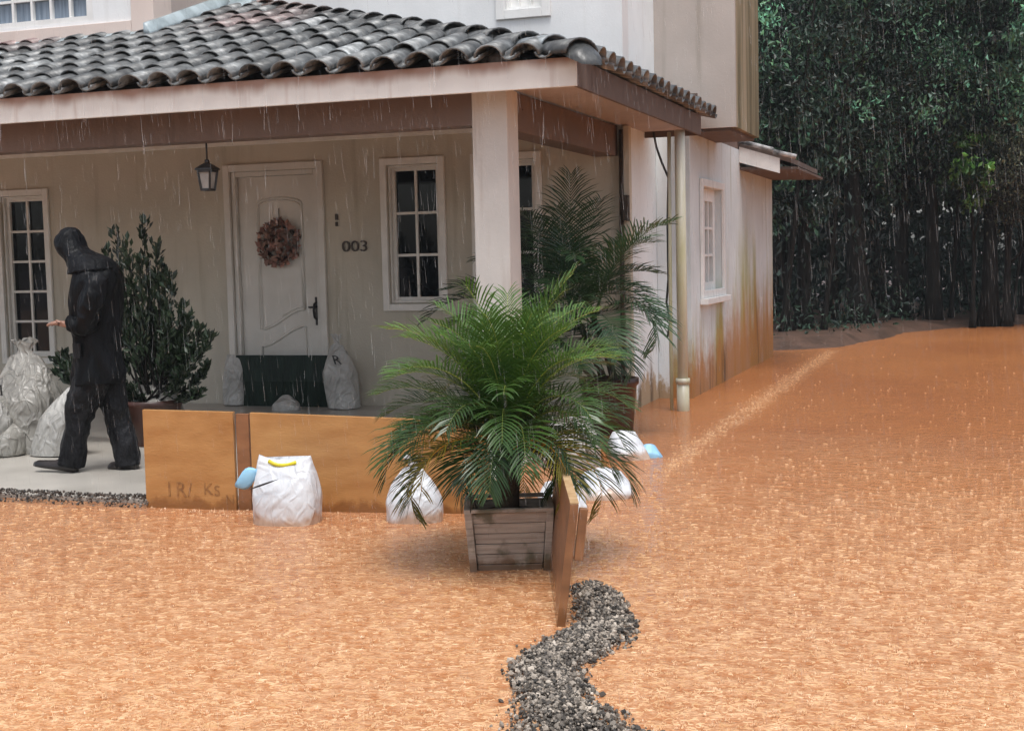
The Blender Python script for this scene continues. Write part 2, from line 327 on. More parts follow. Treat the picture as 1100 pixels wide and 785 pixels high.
def wall(name, material, parent, a0, a1, z0, z1, holes, f0, f1, axis='x'):
    """slab from a0 to a1 along an axis, faces at f0 (outer) and f1, with rectangular holes cut right through"""
    xs = sorted({a0, a1, *[h[0] for h in holes], *[h[1] for h in holes]}); zs = sorted({z0, z1, *[h[2] for h in holes], *[h[3] for h in holes]})
    solid = lambda i, j: 0 <= i < len(xs)-1 and 0 <= j < len(zs)-1 and not any(h[0] < (xs[i]+xs[i+1])/2 < h[1] and h[2] < (zs[j]+zs[j+1])/2 < h[3] for h in holes)
    b = MB(); P = (lambda a, f, z: (a, f, z)) if axis == 'x' else (lambda a, f, z: (f, a, z))
    for i in range(len(xs)-1):
        for j in range(len(zs)-1):
            if not solid(i, j): continue
            x0, x1, q0, q1 = xs[i], xs[i+1], zs[j], zs[j+1]
            b.add([P(x0, f0, q0), P(x1, f0, q0), P(x1, f0, q1), P(x0, f0, q1)], [(0, 1, 2, 3)])
            b.add([P(x0, f1, q0), P(x1, f1, q0), P(x1, f1, q1), P(x0, f1, q1)], [(3, 2, 1, 0)])
            for di, dj, e in ((-1, 0, (x0, x0, q0, q1)), (1, 0, (x1, x1, q0, q1)), (0, -1, (x0, x1, q0, q0)), (0, 1, (x0, x1, q1, q1))):
                if not solid(i+di, j+dj):
                    if di: b.add([P(e[0], f0, q0), P(e[0], f1, q0), P(e[0], f1, q1), P(e[0], f0, q1)], [(0, 1, 2, 3)])
                    else: b.add([P(x0, f0, e[2]), P(x1, f0, e[2]), P(x1, f1, e[2]), P(x0, f1, e[2])], [(0, 1, 2, 3)])
    return b.build(name, material, parent)
def frame4(b, x0, x1, z0, z1, w, y0, y1, axis='x'):
    """four butted members round a rectangle"""
    for q in ((x0, x0+w, z0, z1), (x1-w, x1, z0, z1), (x0+w, x1-w, z1-w, z1), (x0+w, x1-w, z0, z0+w)):
        if axis == 'x': b.box(q[0], q[1], y0, y1, q[2], q[3])
        else: b.box(y0, y1, q[0], q[1], q[2], q[3])
def text_mesh(txt, size, depth, origin, xdir, zdir, name, material, parent, font_shear=0, sx=1):
    cu = bpy.data.curves.new('t', 'FONT'); cu.body = txt; cu.size = size; cu.extrude = depth; cu.shear = font_shear
    o = bpy.data.objects.new('t', cu); COL.objects.link(o); dg = bpy.context.evaluated_depsgraph_get()
    me = bpy.data.meshes.new_from_object(o.evaluated_get(dg)); bpy.data.objects.remove(o)
    x = Vector(xdir).normalized(); z = Vector(zdir).normalized(); nn = x.cross(z); me.transform(Matrix.Scale(sx, 4, (1, 0, 0)))
    mm = Matrix((x, z, nn)).transposed().to_4x4(); mm.translation = Vector(origin); me.transform(mm)
    me.materials.clear(); me.name = name
    return link(name, me, material, parent)

# ------------------------------------------------------------------ ground, water, terrace
def bank_dist(x, y):                      # >0 on land: the shore runs obliquely behind the house
    pts = [(-40, 19.6), (-2.7, 19.5), (-1.9, 20.3), (-.9, 24.6), (.8, 26.4), (6, 28.0), (40, 35)]
    for (x0, y0), (x1, y1) in zip(pts, pts[1:]):
        if x <= x1: return y-(y0+(y1-y0)*(x-x0)/(x1-x0))
    return -1
gx = np.concatenate([np.linspace(-300, -20, 8), np.linspace(-16, 14, 61), np.linspace(20, 300, 8)])
gy = np.concatenate([np.linspace(-300, -20, 8), np.linspace(-14, 10, 13), np.linspace(11, 45, 69), np.linspace(60, 400, 8)])
V = []
for y in gy:
    for x in gx:
        d = bank_dist(x, y); s = min(1, max(0, (d+1.2)/2.4)); s = s*s*(3-2*s)
        V.append((x, y, -.28+s*.42+(noise.noise((x*.7, y*.7, 0))*.05 if abs(x) < 18 and -2 < d < 20 else 0)))
nx = len(gx); F = [(j*nx+i, j*nx+i+1, (j+1)*nx+i+1, (j+1)*nx+i) for j in range(len(gy)-1) for i in range(nx-1)]
tag(link('ground', npmesh('ground', V, F, True), 'bank_soil'), kind='structure')
wv = []; wx = np.linspace(-40, 40, 41); wy = np.linspace(-14, 36, 41)
V = [(x, y, 0) for y in wy for x in wx]; F = [(j*41+i, j*41+i+1, (j+1)*41+i+1, (j+1)*41+i) for j in range(40) for i in range(40)]
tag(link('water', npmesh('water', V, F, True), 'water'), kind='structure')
TZ = .03
b = MB(); b.box(-14, -4.745, 6.97, 11.99, -.25, TZ); b.box(-4.745, -2.98, 7.2, 11.99, -.25, TZ); tag(b.build('terrace', 'terrace', None, .01), kind='structure')

def stones(name, material, pts, sizes, label_kind='stuff', dark=(.5, 1.3)):
    """many angular stones in one mesh"""
    base = np.array([(0, 0, 1), (.9, 0, .3), (.25, .85, .35), (-.75, .5, .3), (-.7, -.55, .35), (.3, -.85, .3), (.55, .4, -.6), (-.6, .1, -.65), (.1, -.6, -.6)])
    tri = np.array([(0, 1, 2), (0, 2, 3), (0, 3, 4), (0, 4, 5), (0, 5, 1), (1, 6, 2), (2, 6, 7), (2, 7, 3), (3, 7, 4), (4, 7, 8), (4, 8, 5), (5, 8, 1), (1, 8, 6), (6, 8, 7)])
    N = len(pts); Vs = np.zeros((N, 9, 3))
    for i in range(N):
        q = np.array(Quaternion(rng.normal(size=4)).normalized().to_matrix())
        Vs[i] = ((base*rng.uniform(.65, 1.2, (9, 1))*rng.uniform(.7, 1.15, (1, 3)))@q.T)*sizes[i]+pts[i]
    Fs = (tri[None]+np.arange(N)[:, None, None]*9).reshape(-1, 3)
    t = np.repeat((dark[0]+(dark[1]-dark[0])*rng.random((N, 1))**1.7)*np.array([[1, .97, .93]]), 9, 0)
    o = link(name, npmesh(name, Vs.reshape(-1, 3), Fs, False, t), material); tag(o, kind='stuff'); return o
# gravel dam running towards the viewer
Lp = [(-1.68, 5.58), (-1.49, 5.0), (-1.545, 4.72), (-1.58, 4.45), (-1.44, 4.1), (-1.36, 3.8), (-1.30, 3.3), (-1.3, 2.6)]
Rp = [(-1.52, 5.62), (-1.28, 5.08), (-1.24, 4.85), (-1.31, 4.46), (-1.19, 4.15), (-.93, 3.88), (-.66, 3.3), (-.55, 2.6)]
def lerp2(P, t):
    k = min(int(t), len(P)-2); f = t-k; return (P[k][0]*(1-f)+P[k+1][0]*f, P[k][1]*(1-f)+P[k+1][1]*f)
pts = []; sz = []
for i in range(13000):
    t = random.uniform(0, len(Lp)-1.001); s = random.random(); a = lerp2(Lp, t); c = lerp2(Rp, t)
    w = noise.noise((t*3, s*2, 1))*.03; edge = min(s, 1-s)*2
    hgt = .032*math.sin(PI*min(1, max(0, s)))**.7
    if random.random() > .35+.65*edge+.2: continue
    s2 = s+random.gauss(0, .075)
    pts.append((a[0]+(c[0]-a[0])*s2+w, a[1]+(c[1]-a[1])*s2+w, hgt-random.random()**2*.02)); sz.append(random.uniform(.004, .0085)+.009*random.random()**5)
tag(stones('gravel_ridge', 'gravel', np.array(pts), sz, dark=(.15, 2.3)), 'low winding ridge of crushed grey gravel rising out of the water', 'gravel')
b = MB(); rr = []
for k in range(29):
    t = k/28*(len(Lp)-1.001); a = lerp2(Lp, t); c = lerp2(Rp, t)
    rr.append([(a[0]+(c[0]-a[0])*s, a[1]+(c[1]-a[1])*s, -.06+.078*math.sin(PI*s)**.6) for s in np.linspace(0, 1, 9)])
b.loft(rr, cap=False, closed=False); tag(b.build('gravel_bed', 'gravel_dark'), 'packed core under the grey gravel ridge', 'gravel', kind='stuff')
pts = []; sz = []
for i in range(2600):
    x = random.uniform(-9.5, -4.72); s = random.random()
    pts.append((x, 6.83+.15*s+noise.noise((x*4, 0, 0))*.02, .062*math.sin(PI*min(1, s*.75+.05))+random.uniform(-.012, .006)+noise.noise((x*7, 3, 0))*.012)); sz.append(random.uniform(.006, .0125))
tag(stones('gravel_strip', 'gravel_dark', np.array(pts), sz, dark=(.25, 1.9)), 'strip of wet dark gravel along the front edge of the terrace', 'gravel')

# ------------------------------------------------------------------ the house
HS = thing('house', 'beige and white two-storey house with dark tiled porch roof standing in floodwater', 'house', (-6, 12, 0))
YW, YE, XE, XS, XS2 = 12.0, 8.6, -2.5, -3.05, -2.71
dX0, dX1, dZ1 = -7.12, -6.15, 2.36
wins = [(-5.405, -4.865, 1.03, 2.355), (-4.47, -3.90, 1.03, 2.355), (-9.94, -9.38, .5, 2.22)]
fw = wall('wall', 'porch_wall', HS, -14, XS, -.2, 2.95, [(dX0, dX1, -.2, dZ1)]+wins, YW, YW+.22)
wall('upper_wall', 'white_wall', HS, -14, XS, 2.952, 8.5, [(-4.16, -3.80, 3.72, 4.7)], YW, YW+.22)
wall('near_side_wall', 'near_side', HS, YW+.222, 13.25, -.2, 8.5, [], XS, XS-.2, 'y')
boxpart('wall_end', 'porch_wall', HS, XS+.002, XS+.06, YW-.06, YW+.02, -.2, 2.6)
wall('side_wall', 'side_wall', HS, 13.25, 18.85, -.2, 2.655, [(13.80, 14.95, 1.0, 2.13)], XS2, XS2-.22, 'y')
boxpart('side_return', 'near_side', HS, XS, XS2-.222, 13.252, 13.4, -.2, 2.655)
boxpart('back_wall', 'white_wall', HS, -14, XS2-.222, 18.6, 18.85, -.2, 2.655)
boxpart('far_side_wall', 'white_wall', HS, -14.2, -14.002, 12, 18.85, -.2, 8.5)
# overhanging upper block
b = MB(); b.box(XS-.2, -2.25, 13.25, 13.30, 2.66, 8.5); b.build('overhang_front', 'pink', HS)
b = MB(); b.box(-2.30, -2.246, 13.302, 14.7, 2.66, 8.5); b.build('overhang_side', 'pink_stain', HS)
b = MB(); b.box(XS+.1, -2.302, 13.302, 14.7, 2.63, 2.76); b.build('overhang_floor', 'fascia_side', HS)
boxpart('overhang_back', 'pink', HS, -8, -2.302, 14.5, 14.7, 2.78, 8.5)
# porch column and beams
boxpart('column', 'column', HS, -3.35, -3.09, 8.9, 9.14, -.2, 2.612, bevel=.008)
boxpart('beam', 'beam', HS, -14, -3.352, 8.92, 9.12, 2.37, 2.61)
boxpart('beam', 'beam', HS, -3.33, -3.11, 9.142, 11.99, 2.34, 2.61)
boxpart('ceiling', 'soffit', HS, -14, -3.0, 8.8, 11.995, 2.70, 2.74)
b = MB(); b.box(-14, -3.112, 11.955, 11.998, 2.62, 2.695); b.build('moulding', 'trim', HS, .008)
# soffits + fascias
b = MB(); b.box(-14, XE-.03, YE+.03, 8.89, 2.613, 2.64); b.box(-3.085, XE-.03, 8.892, 12.78, 2.613, 2.64); b.build('soffit', 'soffit', HS)
boxpart('fascia', 'fascia', HS, -14, XE, YE, YE+.028, 2.555, 2.745)
boxpart('side_fascia', 'fascia_side', HS, XE-.028, XE-.001, YE+.03, 12.8, 2.555, 2.74)
boxpart('fascia_end', 'fascia_side', HS, XS+.004, XE-.03, 12.78, 12.8, 2.555, 2.95)
# roof: barrel tiles on two slopes meeting at a hip
rf_pitch = .345; sidep = .28
def arc_tile(b, O, u, v, n, L, r0, r1, up=True, th=.014, seg=8, span=1.0, rim=1.0):
    """one barrel tile, wide end at O, running L along v; up = cover tile, else a pan"""
    sg = 1 if up else -1; rings = []
    for (d, r, rr) in ((0, r0, r0-th), (L, r1, r1-th)):
        out = []; inn = []
        for k in range(seg+1):
            a = PI*(.5-span/2)+PI*span*k/seg
            out.append(O+v*d+u*(-math.cos(a)*r)+n*(sg*math.sin(a)*r*.8)); inn.append(O+v*d+u*(-math.cos(a)*rr)+n*(sg*math.sin(a)*rr*.8))
        rings.append((out, inn))
    (o0, i0), (o1, i1) = rings; k = seg+1; vs = o0+i0+o1+i1; fs = []
    for j in range(seg):
        fs += [(j, j+1, 2*k+j+1, 2*k+j), (k+j+1, k+j, 3*k+j, 3*k+j+1), (j+1, j, k+j, k+j+1)]
    fs += [(0, 2*k, 3*k, k), (seg, k+seg, 3*k+seg, 2*k+seg)]
    b.add(vs, fs, True)
    if rim != 1: b.t[-4*k:-2*k] = [tuple(c*rim for c in b.tint)]*(2*k)     # paler lip: wet glint painted into the tile colour
PIT_U = .254
def tiles(b, O, u, v, ncol, nrow, inside, tintf):
    n = Vector(u).cross(Vector(v)).normalized(); u = Vector(u); v = Vector(v); n = n if n.z > 0 else -n
    for i in range(ncol):
        for j in range(nrow):
            base = O+u*(i*PIT_U)+v*(j*.37)
            if not inside(base+v*.2): continue
            jt = lambda s: random.gauss(0, s)
            g = random.uniform(.6, 1.5); b.tint = tintf(base, g)
            vv = (v+u*jt(.012)+n*(.035+jt(.006))).normalized() * 1
            arc_tile(b, base+u*jt(.006)+n*(.045+jt(.004)), u, v*1.0-n*.035+u*jt(.015), n, .43, .104, .088, rim=1.9)
            b.tint = tintf(base, g*random.uniform(.6, 1.1))
            arc_tile(b, base+u*(PIT_U/2+jt(.005))+n*(.062+jt(.003)), u, v-n*.03, n, .43, .058, .068, up=False, seg=6, rim=1.9)
hipA = Vector((-2.42, 8.5, 0)); hipB = Vector((-6.8, 12.05, 0)); hd = (hipB-hipA)
left_of_hip = lambda p: (p.x-hipA.x)*hd.y-(p.y-hipA.y)*hd.x < -.12
RB = MB()
def tf(p, g):
    red = max(0, noise.noise((p.x*.8, p.y*.8, 2)))*max(0, min(1, (p.y-10.0)/1.2))*1.6
    if random.random() < .07: g *= 2.0
    return (g*(1+1.5*red), g*(1+.25*red), g*(1+.1*red))
vF = Vector((0, 1, rf_pitch)).normalized()
tiles(RB, Vector((-11.2, YE-.07, 2.72)), (1, 0, 0), vF, 35, 10, left_of_hip, tf)
roof = RB.build('roof', 'tile', HS)
RB = MB(); vS = Vector((-1, 0, sidep)).normalized()
tiles(RB, Vector((XE+.07, 8.68, 2.72)), (0, 1, 0), vS, 18, 11, lambda p: (p.x-hipA.x)*hd.y-(p.y-hipA.y)*hd.x > .12 and (p.y < 11.9 or p.x > XS+.08), lambda p, g: (g, g, g))
RB.build('side_tiles', 'tile', roof)
b = MB()                                  # roof deck under the tiles
zc = 2.69
b.add([(-14, YE+.03, zc), (XE-.04, YE+.03, zc), (hipB.x, 11.99, zc+rf_pitch*(11.99-YE-.03)-.03), (-14, 11.99, zc+rf_pitch*(11.99-YE-.03)-.03)], [(0, 1, 2, 3)])
b.add([(XE-.04, YE+.04, zc), (XE-.04, 11.99, zc), (hipB.x, 11.99, zc+rf_pitch*(11.99-YE-.03)-.03)], [(0, 1, 2)])
b.add([(XE-.04, 11.992, zc), (XE-.04, 12.78, zc), (XS+.01, 12.78, zc+.17), (XS+.01, 11.992, zc+.17)], [(0, 1, 2, 3)])
b.build('roof_deck', 'fascia_side', roof)
def hip_z(p): return 2.70+rf_pitch*(p.y-YE+.05)
RB = MB(); k = 17
for i in range(k):
    t0 = i/k; p = hipA.lerp(hipB, t0); q = hipA.lerp(hipB, t0+1.22/k); p.z = hip_z(p)+.055; q.z = hip_z(q)+.02
    d = (q-p); L = d.length; d.normalize(); u = d.cross(Vector((0, 0, 1))).normalized(); n = u.cross(d)
    g = random.uniform(.7, 1.5); rd = max(0, t0-.62)*3; RB.tint = (g*(1+rd), g*(1+.2*rd), g)
    if i == 1: RB.tint = (3.2, 3.4, 3.6)
    arc_tile(RB, p+u*random.gauss(0, .008), u, d, n, L, .135, .105, th=.016, seg=9)
RB.tint = (.8, .8, .8); p = hipA.copy(); p.z = hip_z(p)+.05
d = (Vector((hd.x, hd.y, rf_pitch*hd.y))).normalized(); u = d.cross(Vector((0, 0, 1))).normalized(); n = u.cross(d)
RB.loft([[p+d*e_+u*math.cos(a)*w_+n*(math.sin(a)*h_+o_) for a in np.linspace(0, PI, 9)] for e_, w_, h_, o_ in ((-.13, .04, .012, -.05), (-.11, .08, .035, -.05), (-.05, .115, .075, -.03), (.06, .132, .10, -.005))], cap=True, closed=False)
RB.build('ridge_tiles', 'tile', roof)
b = MB(); rr = []; off = Vector((hd.y, -hd.x, 0)).normalized()*-1
for i in range(130):
    t = i/129; p = hipA.lerp(hipB, .11+t*.88); p.z = hip_z(p); w_ = .055+.05*noise.noise((t*23, 0, 0)); h_ = .03+.05*noise.noise((t*31, 4, 0))
    c = p+off*.0+Vector((-.115, -.13, -.035)).lerp(Vector((-.12, -.10, -.03)), .5)
    sd_ = Vector((-.62, -.72, -.12)).normalized()
    rr.append([c-sd_*.08+Vector((0, 0, -.02)), c-sd_*.06+Vector((0, 0, .05)), c+Vector((0, 0, .02+h_*.6)), c+sd_*w_+Vector((0, 0, h_*.4)), c+sd_*(w_+.01)+Vector((0, 0, -.05))])
b.loft(rr)
b.build('mortar', 'mortar', roof)
# window bay sitting on the front slope
BX, BY = -7.09, 10.72
zb = 2.795+rf_pitch*(BY-YE)
bay = wall('bay_wall', 'white_wall', HS, -14, BX-.24, zb-.1, 8.4, [(-9.9, -7.76, zb+.19, 6)], BY+.03, BY+.2)
boxpart('bay_corner', 'bay', bay, BX-.238, BX, BY, BY+.3, zb-.1, 8.4)
boxpart('bay_sill', 'bay', bay, -14, BX-.24, BY-.002, BY+.028, zb-.1, zb+.155)
boxpart('bay_side', 'soffit', bay, BX-.2, BX-.006, BY+.302, 12.0, zb-.1, 8.4)
b = MB(); z0 = zb+.19
b.box(-7.83, -7.761, BY+.035, BY+.12, z0, 6)
b.box(-9.9, -7.831, BY+.035, BY+.12, z0, z0+.05)
for k in range(8): b.box(-8.03-.215*k-.012, -8.03-.215*k+.012, BY+.06, BY+.1, z0+.051, 6)
for k in range(6): b.box(-9.9, -7.831, BY+.065, BY+.095, z0+.25+.215*k-.012, z0+.25+.215*k+.012)
wn = b.build('window', 'white_trim', bay); boxpart('pane', 'glass_blue', wn, -9.9, -7.765, BY+.1, BY+.115, z0, 6, bevel=0)
b = MB()
rr = []
for x in np.linspace(-12, BX+.05, 30):
    w = noise.noise((x*2, 0, 0))*.012
    rr.append([(x, BY-.012, zb+.05+w*.5), (x, BY-.06, zb+.02+w), (x, BY-.16, zb-.02+w), (x, BY-.16, zb-.05+w), (x, BY-.01, zb-.04)])
b.loft(rr, cap=True)
b.build('flashing', 'flash', roof)
b = MB(); rr = []
for y in np.linspace(BY-.16, 11.98, 16):
    z = 2.80+rf_pitch*(y-YE)
    rr.append([(BX-.004, y, z+.14), (BX+.015, y, z+.13), (BX+.06, y, z+.06), (BX+.07, y, z+.02), (BX-.004, y, z)])
b.loft(rr); b.build('flashing', 'flash', roof)
b = MB(); b.hexa([(BX+.1, 11.80, 3.93), (-6.75, 11.80, 3.93), (-6.75, 11.99, 3.95), (BX+.1, 11.99, 3.95), (BX+.1, 11.90, 4.02), (-6.75, 11.90, 4.0), (-6.75, 11.99, 4.1), (BX+.1, 11.99, 4.12)]); b.build('flashing', 'flash', roof)
# windows of the porch wall
def porch_window(x0, x1, z0, z1, cols, rows, sill=True, mat_='trim'):
    b = MB(); frame4(b, x0-.065, x1+.065, z0-.075, z1+.065, .066, YW-.035, YW-.002)
    w = b.build('window', mat_, HS, .006)
    b = MB(); frame4(b, x0+.002, x1-.002, z0+.002, z1-.002, .055, YW+.06, YW+.10); frame4(b, x0+.002, x1-.002, z0+.002, z1-.002, .02, YW+.02, YW+.055)
    xi0, xi1, zi0, zi1 = x0+.057, x1-.057, z0+.057, z1-.057
    for k in range(1, cols):
        xx = xi0+(xi1-xi0)*k/cols; b.box(xx-.013, xx+.013, YW+.065, YW+.092, zi0, zi1)
    for k in range(1, rows):
        zz = zi0+(zi1-zi0)*k/rows
        for c in range(cols):
            xa = xi0+(xi1-xi0)*c/cols+(.0135 if c else 0); xb = xi0+(xi1-xi0)*(c+1)/cols-(.0135 if c < cols-1 else 0)
            b.box(xa, xb, YW+.067, YW+.09, zz-.013, zz+.013)
    b.build('sash', mat_, w, .003)
    boxpart('pane', 'glass', w, x0+.01, x1-.01, YW+.094, YW+.099, z0+.01, z1-.01, bevel=0)
    return w
porch_window(*wins[0], 2, 3); porch_window(*wins[1], 2, 3); porch_window(*wins[2], 2, 5)
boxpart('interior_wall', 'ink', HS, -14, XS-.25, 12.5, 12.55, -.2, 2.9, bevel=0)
# upper window on the white wall
b = MB(); frame4(b, -4.245, -3.715, 3.635, 4.78, .085, YW-.03, YW-.002); w = b.build('window', 'white_trim', HS, .005)
b = MB(); frame4(b, -4.158, -3.802, 3.722, 4.69, .03, YW+.03, YW+.07)
for k in range(1, 3): b.box(-4.158+.356*k/3-.007, -4.158+.356*k/3+.007, YW+.035, YW+.065, 3.753, 4.66)
b.build('sash', 'white_trim', w); boxpart('pane', 'white_trim', w, -4.157, -3.803, YW+.07, YW+.08, 3.723, 4.69, bevel=0)
# side window
y0, y1, z0, z1 = 13.80, 14.95, 1.0, 2.13
b = MB(); frame4(b, y0-.075, y1+.075, z0-.02, z1+.075, .076, XS2+.002, XS2+.035, 'y'); w = b.build('window', 'white_trim', HS, .005)
b = MB(); b.box(XS2+.002, XS2+.085, y0-.1, y1+.1, z0-.085, z0-.022); b.build('sill', 'white_trim', w, .005)
b = MB(); frame4(b, y0+.002, y1-.002, z0+.002, z1-.002, .13, XS2-.11, XS2-.07, 'y')
for k in range(1, 4): yy = y0+.13+(y1-y0-.26)*k/4; b.box(XS2-.105, XS2-.075, yy-.025, yy+.025, z0+.133, z1-.133)
for k in range(1, 3):
    zz = z0+.13+(z1-z0-.26)*k/3
    for c in range(4):
        ya = y0+.13+(y1-y0-.26)*c/4+(.026 if c else 0); yb = y0+.13+(y1-y0-.26)*(c+1)/4-(.026 if c < 3 else 0); b.box(XS2-.103, XS2-.077, ya, yb, zz-.014, zz+.014)
b.build('sash', 'white_trim', w); boxpart('pane', 'black_sheet', w, XS2-.12, XS2-.113, y0, y1, z0, z1, bevel=0)
# front door
b = MB()
b.box(dX0-.07, dX0, YW-.04, YW-.002, TZ, dZ1+.07); b.box(dX1, dX1+.07, YW-.04, YW-.002, TZ, dZ1+.07); b.box(dX0, dX1, YW-.04, YW-.002, dZ1, dZ1+.07)
b.box(dX0+.001, dX0+.05, YW+.0, YW+.07, TZ, dZ1-.001); b.box(dX1-.05, dX1-.001, YW, YW+.07, TZ, dZ1-.001); b.box(dX0+.051, dX1-.051, YW, YW+.07, dZ1-.05, dZ1-.001)
dr = MB(); dr.box(dX0+.052, dX1-.052, YW+.05, YW+.1, TZ+.005, dZ1-.052); door = dr.build('door', 'door', HS, .004)
b.build('door_frame', 'door', door, .006)
def bead(pts, r=.014): b.tube([Vector((x, YW+.048, z)) for x, z in pts], r, 6)
b = MB(); xa, xb = -6.86, -6.36; xm = (xa+xb)/2
arch = [(xm+(xb-xa)/2*math.cos(a), 2.02+.07*math.sin(a)) for a in np.linspace(0, PI, 12)]
scurve = [(xa+(xb-xa)*t, .78+.20*(t*t*(3-2*t))) for t in np.linspace(0, 1, 12)]
bead([(xb, .98)]+arch+scurve); bead([(x+(.018 if x < xm else -.018), z-.02 if z > 1.5 else z+.025) for x, z in [(xb, .98)]+arch+scurve], .008)
low = [(x, z-.17) for x, z in scurve]; bead([(xa, .14)]+low+[(xb, .14), (xa, .14)])
b.build('panel_moulding', 'door', door)
b = MB(); hx = -6.20-.02
b.box(hx-.022, hx+.022, YW+.036, YW+.049, .82, 1.10); b.tube([(hx, YW+.036, 1.05), (hx, YW-.02, 1.03), (hx-.005, YW-.03, .97), (hx, YW-.02, .90), (hx, YW+.036, .87)], .013, 8)
b.tube([(hx, YW+.03, 1.0), (hx, YW-.01, 1.0), (hx-.07, YW-.015, 1.0)], .01, 8); b.build('handle', 'iron', door)
# number and bell
text_mesh('003', .15, .008, (-5.905, YW-.012, 1.54), (1, 0, 0), (0, 0, 1), 'house_number', 'bronze', HS, 0, 1.28)
b = MB(); b.box(-5.965, -5.935, YW-.018, YW-.001, 1.85, 1.91); b.box(-5.965, -5.940, YW-.02, YW-.001, 1.79, 1.83); b.build('doorbell', 'bronze', HS, .003)
# pipes and cable at the corner
b = MB(); px, py = -2.585, 12.22
b.tube([(px, py, -.2), (px, py, 2.56)], .048, 14); b.tube([(px, py, -.2), (px, py, .285)], .058, 14); b.tube([(px, py, .25), (px, py, .30)], .066, 14)
b.build('downpipe', 'pvc', HS)
b = MB(); px, py = -2.70, 11.95+.3; b.tube([(px, py, -.2), (px, py, .6), (px+.01, py, 2.55)], .017, 8); b.build('conduit', 'pvc', HS)
cp = [at(702, 142, 12.6), at(705, 158, 12.6), at(711, 175, 12.6), at(718, 191, 12.5), at(717, 240, 12.4), at(718, 300, 12.35), at(716, 325, 12.33), at(720, 345, 12.33), at(717, 362, 12.33)]
b = MB(); b.tube(cp, .012, 6); b.build('cable', 'cable', HS)
b = MB(); b.tube([at(669, 140, 12.0)+Vector((.0, -.07, 0)), at(671.5, 440, 12.0)+Vector((0, -.07, 0))], .02, 8); b.box(-3.04, -2.99, 11.86, 11.93, 1.75, 1.98); b.build('wall_conduit', 'bronze', HS)
b = MB(); hk = at(558, 104, 9.3); b.tube([hk, hk+Vector((.005, 0, -.07)), hk+Vector((.02, 0, -.10))], .007, 6); b.build('hook', 'iron', HS)
# rear eave
ev = MB(); ya, yb = 16.18, 18.9; x0, x1 = XS2+.002, -2.10
zt = lambda x: 2.735-.20*(x-x0)/(x1-x0)
ev.hexa([(x0, ya+.02, zt(x0)-.06), (x1, ya+.02, zt(x1)-.06), (x1, yb, zt(x1)-.06), (x0, yb, zt(x0)-.06), (x0, ya+.02, zt(x0)), (x1, ya+.02, zt(x1)), (x1, yb, zt(x1)), (x0, yb, zt(x0))])
eave = ev.build('rear_eave', 'fascia_side', HS)
b = MB(); xm = x0+.78*(x1-x0)
b.hexa([(x0, ya-.01, zt(x0)-.23), (xm, ya-.01, zt(xm)-.22), (xm, ya+.018, zt(xm)-.22), (x0, ya+.018, zt(x0)-.23), (x0, ya-.01, zt(x0)-.045), (xm, ya-.01, zt(xm)-.045), (xm, ya+.018, zt(xm)-.045), (x0, ya+.018, zt(x0)-.045)]); b.build('bargeboard', 'white_trim', eave)
b = MB(); b.tube([(x0, ya-.03, zt(x0)+.02), (x0+.4, ya-.03, zt(x0+.4)+.03), (x0+.41, ya-.03, zt(x0+.41)+.01), (x1+.06, ya-.03, zt(x1+.06)+.025)], .028, 8); b.build('verge_tiles', 'mortar', eave)
b = MB()
b.hexa([(x0, ya+.021, 2.42), (x1+.07, ya+.05, 2.40), (x1+.07, yb, 2.40), (x0, yb, 2.42), (x0, ya+.021, 2.45), (x1+.07, ya+.05, 2.43), (x1+.07, yb, 2.43), (x0, yb, 2.45)]); b.build('eave_soffit', 'fascia_side', eave)
boxpart('flat_roof', 'beam', HS, -14, XS2-.01, 13.5, 18.85, 2.657, 2.75)

# ------------------------------------------------------------------ lantern and wreath
lp = Vector((-5.525, 8.98, 2.0)); LT = thing('hanging_lantern', 'small black four-sided lantern hanging from the porch beam', 'lantern', lp)
b = MB(); b.tube([lp+Vector((0, 0, .36)), lp+Vector((0, 0, .22))], .007, 6); b.tube([lp+Vector((0, 0, .235)), lp+Vector((0, 0, .205))], .018, 8); b.build('rod', 'iron', LT)
b = MB()
for k in range(4):
    a = PI/4+k*PI/2; ca, sa = math.cos(a), math.sin(a); e = PI/4+(k+1)*PI/2; cb, sb = math.cos(e), math.sin(e)
    b.bar(lp+Vector((ca*.052, sa*.052, .01)), lp+Vector((ca*.076, sa*.076, .155)), .014, .014)
    b.bar(lp+Vector((ca*.052, sa*.052, .01)), lp+Vector((cb*.052, sb*.052, .01)), .014, .016); b.bar(lp+Vector((ca*.076, sa*.076, .15)), lp+Vector((cb*.076, sb*.076, .15)), .016, .018)
b.build('cage', 'iron', LT)
b = MB(); b.loft([[lp+Vector((math.cos(PI/4+k*PI/2)*r, math.sin(PI/4+k*PI/2)*r, z)) for k in range(4)] for r, z in ((.098, .158), (.094, .17), (.045, .20), (.018, .213))], smooth=False); b.build('cap', 'iron', LT)
b = MB(); b.loft([[lp+Vector((math.cos(PI/4+k*PI/2)*r, math.sin(PI/4+k*PI/2)*r, z)) for k in range(4)] for r, z in ((.046, .02), (.067, .148))], smooth=False); b.build('glass', 'lamp_glass', LT)
wc = Vector((-6.60, YW+.02, 1.645)); WR = thing('door_wreath', 'round wreath of dried brown flowers hanging on the white front door', 'wreath', wc)
b = MB()
